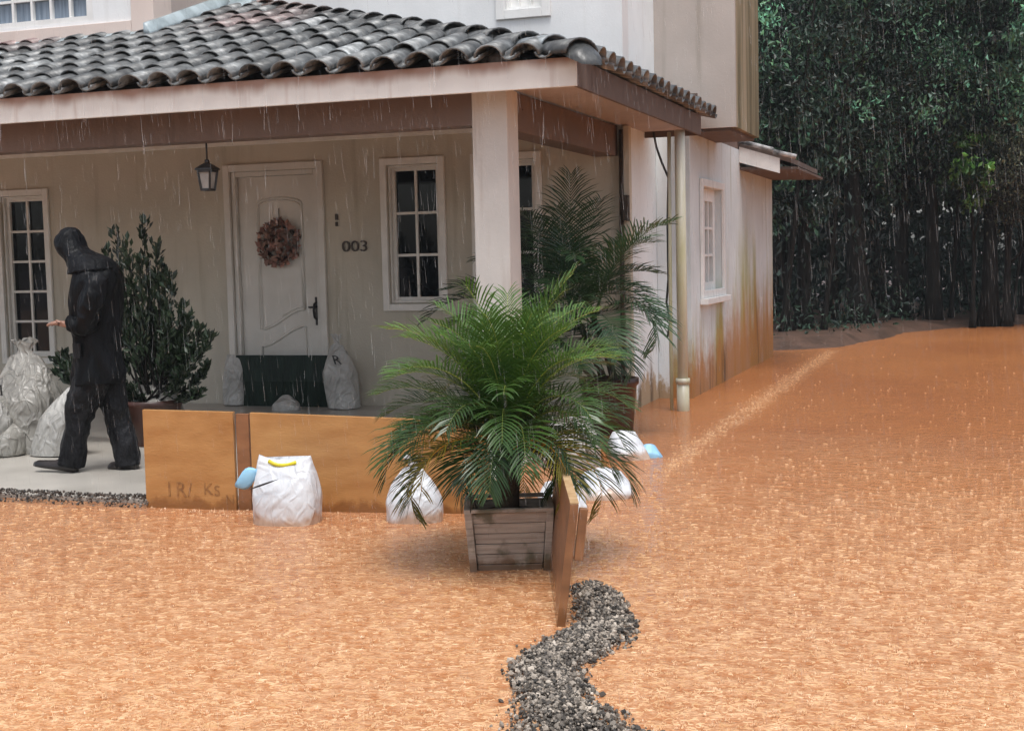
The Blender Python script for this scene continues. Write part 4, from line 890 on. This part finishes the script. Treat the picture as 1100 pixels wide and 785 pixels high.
b = MB(); b.loft(rings, cap=False); coat = b.build('raincoat', 'raincoat', PS)
sm = coat.modifiers.new('thickness', 'SOLIDIFY'); sm.thickness = .005
hctl = [(77, 244.5, 2.5, .015, .1), (76, 247, 9, .05, .15), (75.5, 252, 13.5, .085, .15), (75.3, 258, 16, .102, .12), (77, 265, 17.5, .112, .05), (82, 271.5, 16.8, .115, -.1), (90, 277.5, 19, .13, -.22), (98, 284, 23.5, .17, -.2), (101.5, 292, 26, .20, -.1)]
hr = smooth_path([c[:3] for c in hctl], 40); hr2 = smooth_path([(c[3], c[4], 0) for c in hctl], 40); HK = 64; vs_ = []; rim = []
for i in range(40):
    cx, cy, hx_ = hr[i]; hy_, tl = hr2[i][:2]; c = A(cx, cy)
    for j in range(HK):
        a = 2*PI*j/HK; o = Vector((math.cos(a)*hx_*SCL, math.sin(a)*hy_, 0)); p0 = c+o+Vector((0, 0, -tl*o.x)); vs_.append(p0+o.normalized()*(crease(p0, 9, 7, 8)-.4)*.014*min(1, i/5))
fs_ = [tuple(range(HK))]
for i in range(39):
    for j in range(HK):
        if 12 <= i < 26 and 25 <= j < 39: continue          # mouth of the hood
        fs_.append((i*HK+j, i*HK+(j+1) % HK, (i+1)*HK+(j+1) % HK, (i+1)*HK+j))
b = MB(); b.add(vs_, fs_, True); hood = b.build('hood', 'raincoat', coat)
sm = hood.modifiers.new('thickness', 'SOLIDIFY'); sm.thickness = .005
b = MB(); loop = [(12, j) for j in range(25, 40)]+[(i, 39) for i in range(13, 27)]+[(26, j) for j in range(38, 24, -1)]+[(i, 25) for i in range(25, 11, -1)]
b.tube([vs_[i*HK+j] for i, j in loop], .007, 6); b.build('hood_rim', 'raincoat', hood)
cloth_tube('sleeve', [A(106, 300, -.13), A(101, 312, -.19), A(96, 330, -.215), A(92, 346, -.21), A(84, 350.5, -.195), A(75, 349, -.18)], [.07, .076, .07, .07, .064, .056], coat, 'raincoat', .026, sx=8, sz=8, seed=2)
cloth_tube('sleeve', [A(107, 305, .12), A(105, 325, .19), A(101, 348, .20), A(90, 353, .16)], [.085, .08, .072, .058], coat, 'raincoat', .024, sx=8, sz=8, seed=4)
bx_ = A(85, 376, -.16); b = MB(); b.hexa([bx_+Vector((x, y-.035, z)) for z in (-.055, .05) for x, y in ((-.04, .015), (.045, -.02), (.045, .0), (-.04, .03))]); b.build('pocket_flap', 'trousers', coat, .006)
cloth_tube('trouser_leg', [A(103, 398, -.04), A(96, 415, -.08), A(89, 432, -.09), A(83, 452, -.10), A(80, 474, -.10), A(76, 500, -.11)], [.13, .118, .104, .092, .084, .086], PS, 'trousers', .022, sx=7, sz=5, seed=11)
cloth_tube('trouser_leg', [A(107, 398, .04), A(116, 415, .08), A(122, 432, .09), A(128, 452, .10), A(134, 474, .10), A(138, 500, .10)], [.13, .118, .104, .092, .084, .082], PS, 'trousers', .022, sx=7, sz=5, seed=14)
def shoe(heel, toe, zt):
    d = (toe-heel); L = d.length; d.normalize(); s = Vector((-d.y, d.x, 0)).normalized(); u = s.cross(d)*1
    if u.z < 0: u = -u
    b = MB(); rr = []
    for t, w, h in ((-.04, .02, .04), (0, .034, .085), (.12, .038, .10), (.3, .037, .085), (.5, .042, .06), (.72, .047, .05), (.9, .04, .042), (1.0, .018, .025)):
        c = heel+d*L*t; rr.append([c+s*math.cos(a)*w+u*(max(0, math.sin(a))*h if math.sin(a) > 0 else math.sin(a)*.004) for a in np.linspace(0, 2*PI, 17)[:-1]])
    b.loft(rr); o = b.build('shoe', 'shoe', PS); return o
h1 = A(81, 504, -.11); h1.z = TZ+.004; t1 = A(37, 497, -.14); t1.z = TZ+.045; shoe(h1, t1, 0)
h2 = A(147, 505, .10); h2.z = TZ+.004; t2 = A(117, 505, .08); t2.z = TZ+.004; shoe(h2, t2, 0)

# ------------------------------------------------------------------ trees beyond the water
def tree(name, label, base, h, r0, crown_c, crown_r, nleaf, leaf=(.09, .16), lean=(0, 0), limbs=7, mtl='tree_leaf', bright=(.5, 1.6), clump=60, cat='tree', group=None, hang=.55):
    base = Vector(base); root = thing(name, label, cat, base.to_tuple(), group)
    b = MB(); n = 12; tp = []
    for i in range(n+1):
        t = i/n; tp.append(base+Vector((lean[0]*t+noise.noise((base.x*3+t*2.5, 1, 0))*.22*h/8*t, lean[1]*t+noise.noise((base.x*3+t*2.5, 7, 0))*.2*t, h*t-.15)))
    b.tube(tp, [r0*(1.55-3*t*1.0 if t < .12 else 1.2*(1-.82*t)) if False else r0*((1+.7*max(0, 1-t*9))*(1-.8*t)) for t in np.linspace(0, 1, n+1)], 9)
    cr = Vector(crown_r); cen = base+Vector(crown_c); cl = []
    for i in range(limbs):
        t = random.uniform(.35, .9); o = tp[int(t*n)]; e = cen+Vector((random.uniform(-.8, .8)*cr.x, random.uniform(-.8, .8)*cr.y, random.uniform(-.5, .8)*cr.z))
        mid = o.lerp(e, .5)+Vector((0, 0, random.uniform(.0, .12)*cr.z)); b.tube([o, o.lerp(mid, .5)*1.0, mid, e], [r0*.38*(1-t*.5), r0*.3*(1-t*.4), r0*.2, r0*.06], 6); cl += [e, mid]
    b.build('trunk', 'bark', root)
    K = clump; P = rng.normal(size=(K, 3)); P /= np.linalg.norm(P, axis=1, keepdims=True); P *= rng.uniform(.25, 1, (K, 1))**.5; P = P*np.array(cr)+np.array(cen)
    if cl: P = np.concatenate([P, np.array([tuple(c) for c in cl])])
    ci = rng.integers(0, len(P), nleaf); sp = rng.uniform(.10, .24, (len(P), 1))*np.mean(cr)*.75
    C = P[ci]+rng.normal(size=(nleaf, 3))*sp[ci]*np.array([1, 1, .75]); D = rng.normal(size=(nleaf, 3))*.6+np.array([0, 0, -hang]); L = rng.uniform(leaf[0], leaf[1], nleaf)
    Vl, Fl = leaf_arrays(C, D, L, L*rng.uniform(.35, .6, nleaf))
    shade_ = np.array([max(.25, 1+1.5*noise.noise((p[0]*.75, p[1]*.4, p[2]*.75+base.x))) for p in P])[ci][:, None]
    cb = shade_*(bright[0]*.5+(bright[1]*2.6-bright[0]*.5)*rng.random((len(P), 1))**2.6)[ci]*(.6+1.2*rng.random((nleaf, 1))**2); hue = rng.uniform(-.12, .12, (nleaf, 1))
    t = np.concatenate([cb*(1+hue), cb, cb*(1-hue)], 1)
    link('crown', npmesh('crown', Vl, np.arange(nleaf*4).reshape(-1, 4), False, np.repeat(t, 4, 0)), mtl, root); return root
def gp(px, Y, z=.05): p = at(px, 300, Y); return (p.x, Y, z)
G = 'dark trees behind the floodwater'
T = [ # name, label, px, Y, h, r0, crown offset, crown radius, leaves, lean
 ('forest_tree', 'thick dark trunk tree in the middle of the wood, leaning left', 925, 24.6, 8.5, .20, (-.2, -.3, 5.2), (1.9, 1.6, 2.6), 8500, (-.5, 0)),
 ('forest_tree', 'dark tree close behind the rear eave of the house', 862, 23.0, 7.5, .13, (-.5, 0, 4.6), (1.5, 1.4, 2.2), 7000, (.15, 0)),
 ('forest_tree', 'slender tree between the house corner and the thick trunk', 893, 25.2, 8.5, .12, (.1, 0, 5.0), (1.4, 1.4, 2.4), 6000, (.1, 0)),
 ('forest_tree', 'dark tree right of the thick trunk, crown over the pale gap', 966, 26.5, 9, .15, (.2, -.4, 4.9), (1.8, 1.5, 2.6), 7500, (.2, 0)),
 ('forest_tree', 'straight dark tree in the right half of the wood', 1003, 26.0, 9, .13, (.1, -.3, 5.0), (1.6, 1.4, 2.5), 7000, (-.1, 0)),
 ('forest_tree', 'leafy tree with light green upper leaves toward the right edge', 1062, 25.9, 9, .14, (.1, -.6, 5.4), (1.7, 1.3, 1.9), 7500, (.1, 0)),
 ('forest_tree', 'dark tree at the far right photo edge', 1105, 27.5, 9, .15, (.2, -.2, 4.7), (1.8, 1.5, 2.6), 6500, (0, 0)),
 ('forest_tree', 'tall tree directly behind the roofed rear eave, deeper in the wood', 838, 27.5, 9.5, .15, (.3, 0, 5.4), (2.0, 1.6, 2.8), 7500, (0, 0)),
 ('forest_tree', 'deep-shaded tree standing behind the thick-trunked one', 940, 30.0, 10, .16, (0, 0, 5.6), (2.3, 1.6, 3.2), 8000, (0, 0)),
 ('forest_tree', 'deep-shaded tree standing behind the straight right-hand one', 1030, 31.0, 10, .16, (0, 0, 5.6), (2.5, 1.6, 3.2), 8000, (0, 0)),
]
for i, (nm, lb, px, Y, h, r0, cc_, cr_, nl, ln) in enumerate(T):
    tree(nm, lb, gp(px, Y), h, r0, cc_, cr_, int(nl*1.9), lean=ln, group=G, clump=90, limbs=8, bright=(.9, 3.0) if px == 1062 else (.5, 2.2) if px in (862, 1062, 838) else ((.25, .9) if Y < 29 else (.3, .7)), leaf=(.07, .135) if px in (862, 1062) else (.055, .12))
stems_ = [(839, 22.2), (847, 23.6), (853, 22.4), (871, 23.9), (883, 22.7), (905, 25.4), (951, 26.8), (957, 25.5), (987, 27.6), (1021, 26.6), (1047, 28.0), (1086, 26.6)]
for i, (px, Y) in enumerate(stems_):
    tree('sapling', 'thin dark sapling, one of many slim stems along the foot of the wood', gp(px, Y), random.uniform(3.2, 6.5), random.uniform(.025, .06), (random.uniform(-.3, .3), 0, random.uniform(2.6, 3.8)), (.7, .6, 1.2), 1300, lean=(random.uniform(-.9, .9), 0), limbs=3, clump=26, group='thin saplings along the foot of the wood', bright=(.3, 1.1), leaf=(.08, .15))
tree('olive_bush', 'rounded paler olive-grey bush reaching in at the right photo edge', gp(1082, 25.8), 3.6, .08, (.45, -.3, 2.75), (1.15, .9, 1.05), 15000, leaf=(.045, .09), limbs=9, clump=150, mtl='bush_leaf', bright=(.5, 1.5), cat='bush', hang=.2)
tree('light_bush', 'small bush with bright green leaves left of the olive-grey bush', gp(1045, 25.4), 3.2, .05, (.0, -.3, 2.85), (.42, .4, .7), 900, leaf=(.08, .15), limbs=5, clump=26, mtl='palm_leaf', bright=(.6, 1.7), cat='bush')
# undergrowth and the dark mass of the wood behind
def mass(name, label, n, x0, x1, y0, y1, z0, z1, leaf, mtl, br, dens=None):
    C = np.stack([rng.uniform(x0, x1, n), rng.uniform(y0, y1, n), z0+(z1-z0)*rng.random(n)], 1)
    D = rng.normal(size=(n, 3))*.6+np.array([0, 0, -.4]); L = rng.uniform(leaf[0], leaf[1], n); Vl, Fl = leaf_arrays(C, D, L, L*rng.uniform(.35, .6, n))
    t = rng.uniform(br[0], br[1], (n, 1))*np.ones((1, 3))
    return tag(link(name, npmesh(name, Vl, Fl, False, np.repeat(t, 4, 0)), mtl), label, 'foliage', kind='stuff')
mass('wood_mass', 'dense dark foliage of the wood deep behind the trees', 26000, -16, 18, 33, 37, .1, 12, (.35, .75), 'far_leaf', (.4, 1.6))
mass('wood_understorey', 'dim lower foliage hanging among the trunks of the wood', 9000, -6, 9, 28, 31, .1, 4.2, (.12, .3), 'far_leaf', (.5, 1.8))
n = 4500; C = []
for i in range(n):
    x = rng.uniform(-5.5, 6); C.append((x, -bank_dist(x, 0)+rng.uniform(2.2, 5.5), .2+3.4*rng.random()**.8*(.75+.5*noise.noise((x*1.1, 2, 0)))))
C = np.array(C); C += rng.normal(size=(n, 3))*.1; D = rng.normal(size=(n, 3))*.5+np.array([0, 0, -.8]); L = rng.uniform(.08, .2, n); Vl, Fl = leaf_arrays(C, D, L, L*.4)
tb = (.25+1.6*rng.random((n, 1))**3)*np.ones((1, 3)); tag(link('hanging_foliage', npmesh('hanging_foliage', Vl, Fl, False, np.repeat(tb, 4, 0)), 'far_leaf'), 'drooping dark foliage among the trunks along the shore', 'foliage', kind='stuff')
ug = []
n = 2600; X = rng.uniform(-5, 6, n); Yb = np.array([20.5 + max(0, 0) for _ in range(n)])
C = []
for i in range(n):
    x = X[i]; d = rng.uniform(.35, 3.2); y0 = -bank_dist(x, 0)
    C.append((x, y0+1.2+d, .12+abs(rng.normal())*.28*(1+max(0, noise.noise((x*1.3, 5, 0)))*1.5)))
C = np.array(C); D = rng.normal(size=(n, 3))*.7+np.array([0, 0, .3]); L = rng.uniform(.06, .14, n); Vl, Fl = leaf_arrays(C, D, L, L*.35)
tb = rng.uniform(.3, 1.6, (n, 1))*np.ones((1, 3)); tag(link('undergrowth', npmesh('undergrowth', Vl, Fl, False, np.repeat(tb, 4, 0)), 'tree_leaf'), 'low undergrowth along the shore at the foot of the wood', 'undergrowth', kind='stuff')

# ------------------------------------------------------------------ rain
def in_water(x, y):
    if x < -2.95 and y > 6.8: return False
    if y > 13.2 and x < XS2+.02: return False
    if -4.75 < x < -2.6 and y > 6.84+.13*max(0, x+4.03): return False
    return True
pts = []; 
while len(pts) < 4500:
    px, py = random.uniform(-60, 1160), random.uniform(372, 830)
    if random.random() > .25+.75*((py-360)/430): continue
    p = onz(px, py)
    if in_water(p.x, p.y) and bank_dist(p.x, p.y) < -.4: pts.append((p.x, p.y, 1.0))
line = [onz(655, 545), onz(705, 512), onz(760, 470), onz(805, 432), onz(850, 402), onz(895, 376)]
for i in range(300):
    t = random.uniform(0, 4.999); k = int(t); p = line[k].lerp(line[k+1], t-k); pts.append((p.x+random.gauss(0, .07), p.y+random.gauss(0, .12), random.uniform(.6, 1.1)))
for i in range(110): pts.append((random.uniform(-4.75, -3.0), 6.80+random.gauss(0, .05), 1.3))
for i in range(70): x = random.uniform(-9, -4.75); pts.append((x, 6.72+random.gauss(0, .05), 1.3))
P = np.array(pts); N = len(P); sc_w = P[:, 2]*rng.uniform(.3, .95, N)
Vs = []; NS = 6; Vall = np.zeros((N, NS*3+3, 3))
a0 = rng.uniform(0, 6.28, N)
for k in range(NS):
    a = a0+2*PI*k/NS+rng.normal(0, .25, N); r0 = .0085*sc_w; r1 = r0*rng.uniform(1.3, 2.1, N); hh = .010*sc_w*rng.uniform(.3, 1.2, N); w = .0036*sc_w
    ca, sa = np.cos(a), np.sin(a)
    Vall[:, k*3] = np.stack([P[:, 0]+ca*r0-sa*w, P[:, 1]+sa*r0+ca*w, np.full(N, -.001)], 1)
    Vall[:, k*3+1] = np.stack([P[:, 0]+ca*r0+sa*w, P[:, 1]+sa*r0-ca*w, np.full(N, -.001)], 1)
    Vall[:, k*3+2] = np.stack([P[:, 0]+ca*r1, P[:, 1]+sa*r1, hh], 1)
jw = .0032*sc_w; jh = np.where(rng.random(N) < .12, rng.uniform(.015, .035, N), rng.uniform(.004, .015, N))*np.minimum(1, sc_w)
Vall[:, NS*3] = np.stack([P[:, 0]-jw, P[:, 1], np.zeros(N)], 1); Vall[:, NS*3+1] = np.stack([P[:, 0]+jw, P[:, 1], np.zeros(N)], 1); Vall[:, NS*3+2] = np.stack([P[:, 0]+rng.normal(0, .003, N), P[:, 1], jh], 1)
nv = NS*3+3; Fs = (np.arange(nv).reshape(-1, 3)[None]+np.arange(N)[:, None, None]*nv).reshape(-1, 3)
tag(link('rain_splashes', npmesh('rain_splashes', Vall.reshape(-1, 3), Fs, True), 'splash'), 'splashes thrown up all over the floodwater by heavy rain', 'splashes', kind='stuff')
# froth: broken arcs of drop rings floating on the flood
def froth_ok(x, y):
    d = y+(noise.noise((x*.33, y*.55, 3.3)))*4.2; return random.random() < max(.03, min(1, (11.0-d)/8))  # fewer flecks farther off, repeating the near-to-far light fade of the water colour
fp_ = []
while len(fp_) < 13000:
    px, py = random.uniform(-80, 1180), random.uniform(372, 850)
    p = onz(px, py)
    if p.y > 17 or random.random() > .3+.7*min(1, 60/(p.y*p.y)) : continue
    if in_water(p.x, p.y) and froth_ok(p.x, p.y): fp_.append((p.x, p.y))
for i in range(700):
    t = random.random(); p = line[1].lerp(line[5], t); fp_.append((p.x+random.gauss(0, .06), p.y+random.gauss(0, .1)))
P = np.array(fp_); N = len(P); NSG = 6; rad = rng.uniform(.008, .024, N)*np.minimum(1, 7/P[:, 1]); a0 = rng.uniform(0, 6.28, N); sp_ = rng.uniform(.8, 3.2, N); wd = rng.uniform(.0013, .0036, N); ht = rng.uniform(.0008, .0032, N)*np.minimum(1, 7/P[:, 1])
Va = np.zeros((N, NSG+1, 3, 3)); ey = rng.uniform(.6, 1.1, N)
for k in range(NSG+1):
    t = k/NSG; a = a0+sp_*t; w_ = wd*math.sin(PI*min(.97, max(.03, t)))**.7+.0004; wob = 1+.18*np.sin(a0*7+t*9)
    for q, (dr, dz) in enumerate(((-1, -.0006), (0, 1), (1, -.0006))):
        r_ = rad*wob+dr*w_; Va[:, k, q] = np.stack([P[:, 0]+np.cos(a)*r_, P[:, 1]+np.sin(a)*r_*ey, (ht*math.sin(PI*t)**.6+.0006) if q == 1 else np.full(N, dz)], 1)
Fq = np.array([(k*3+q, k*3+q+1, k*3+q+4, k*3+q+3) for k in range(NSG) for q in range(2)]); nv = (NSG+1)*3
Fs = (Fq[None]+np.arange(N)[:, None, None]*nv).reshape(-1, 4)
tag(link('froth', npmesh('froth', Va.reshape(-1, 3), Fs, True), 'froth'), 'pale broken rings of froth beaten into the muddy water by the rain', 'froth', kind='stuff')
# water running off the eave tiles: broken threads; and falling drops
def threads(segs):
    Vv = np.zeros((len(segs), 6, 3)); Fq = np.array([(0, 1, 4, 3), (1, 2, 5, 4), (2, 0, 3, 5)])
    for i, (x, y, z, L, r, dx) in enumerate(segs):
        for k in range(3):
            a = k*2*PI/3; c, s = math.cos(a)*r, math.sin(a)*r
            Vv[i, k] = (x+c*.4, y+s*.4, z+L/2); Vv[i, 3+k] = (x+dx*L+c, y+s, z-L/2)
    return Vv.reshape(-1, 3), (Fq[None]+np.arange(len(segs))[:, None, None]*6).reshape(-1, 4)
segs = []
for i in range(34):
    x = -11.2+PIT_U*(i+.5)
    if x > -2.55: continue
    n = random.choice((5, 8, 12, 18)); dx = random.gauss(0, .03)
    for k in range(n):
        f = random.random()**1.3; z = 2.71-f*2.6; segs.append((x+random.gauss(0, .008+.02*f)+dx*f, YE-.10-random.random()*.05, z, random.uniform(.04, .26)*(1-.3*f), random.uniform(.0009, .0024)*(1.3-f*.6), random.gauss(0, .06)))
for i in range(18):
    y = 8.8+PIT_U*i
    for k in range(random.randint(1, 4)): segs.append((XE+.09, y+random.gauss(0, .02), 2.7-random.random()*2.5, random.uniform(.03, .1), .0018, 0))
Vv, Ff = threads(segs); tag(link('roof_drips', npmesh('roof_drips', Vv, Ff, True), 'rain'), 'threads of rainwater running off the porch roof tiles', 'drips', kind='stuff')
segs = []
for i in range(14000):
    Y = random.uniform(3.2, 20); px = random.uniform(-40, 1140); p = at(px, random.uniform(-30, 815), Y)
    if p.z < .02 or p.z > 7: continue
    if p.x < -2.4 and Y > YE-.15: continue
    segs.append((p.x, p.y, p.z, random.uniform(.03, .075), random.uniform(.0004, .0008)*(.6+Y/18), .08))
Vv, Ff = threads(segs); tag(link('rain', npmesh('rain', Vv, Ff, True), 'rain'), 'heavy falling rain drops in front of the house and wood', 'rain', kind='stuff')

# ------------------------------------------------------------------ rain haze
b = MB(); b.box(-60, 60, -20, 60, -1.4, 16.0)
hm = bpy.data.materials.new('rain haze'); hm.use_nodes = True; hn = hm.node_tree.nodes; hn.remove(hn['Principled BSDF'])
pv = hn.new('ShaderNodeVolumePrincipled'); pv.inputs['Color'].default_value = (.86, .93, .95, 1); pv.inputs['Density'].default_value = .0009; pv.inputs['Anisotropy'].default_value = .2
hm.node_tree.links.new(pv.outputs[0], hn['Material Output'].inputs['Volume']); M['haze'] = hm
tag(b.build('haze', 'haze'), kind='stuff')
# ------------------------------------------------------------------ light
SUN_EL, SUN_AZ = math.radians(70), math.radians(152)      # azimuth measured clockwise from +Y
w = bpy.data.worlds.new('World'); S.world = w; w.use_nodes = True; n = w.node_tree.nodes; l = w.node_tree.links
sky = n.new('ShaderNodeTexSky'); sky.sky_type = 'NISHITA'; sky.sun_disc = False; sky.sun_elevation = SUN_EL; sky.sun_rotation = SUN_AZ
sky.air_density = 1.0; sky.dust_density = 3.0; sky.ozone_density = 1.0
hs = n.new('ShaderNodeHueSaturation'); hs.inputs['Saturation'].default_value = .48; l.new(sky.outputs[0], hs.inputs['Color'])
l.new(hs.outputs[0], n['Background'].inputs[0]); n['Background'].inputs[1].default_value = .13
sd = bpy.data.lights.new('sun', 'SUN'); sd.energy = 1.35; sd.angle = math.radians(25); sd.color = (1, .985, .96); so = bpy.data.objects.new('sun', sd); COL.objects.link(so)
dirv = Vector((math.sin(SUN_AZ)*math.cos(SUN_EL), math.cos(SUN_AZ)*math.cos(SUN_EL), math.sin(SUN_EL))); so.rotation_euler = dirv.to_track_quat('Z', 'Y').to_euler(); so.location = dirv*50
S.view_settings.view_transform = 'Standard'; S.view_settings.look = 'None'; S.view_settings.gamma = 1; S.view_settings.exposure = .7; S.view_settings.use_curve_mapping = False
S.render.engine = 'CYCLES'; S.cycles.max_bounces = 6; S.cycles.transparent_max_bounces = 12
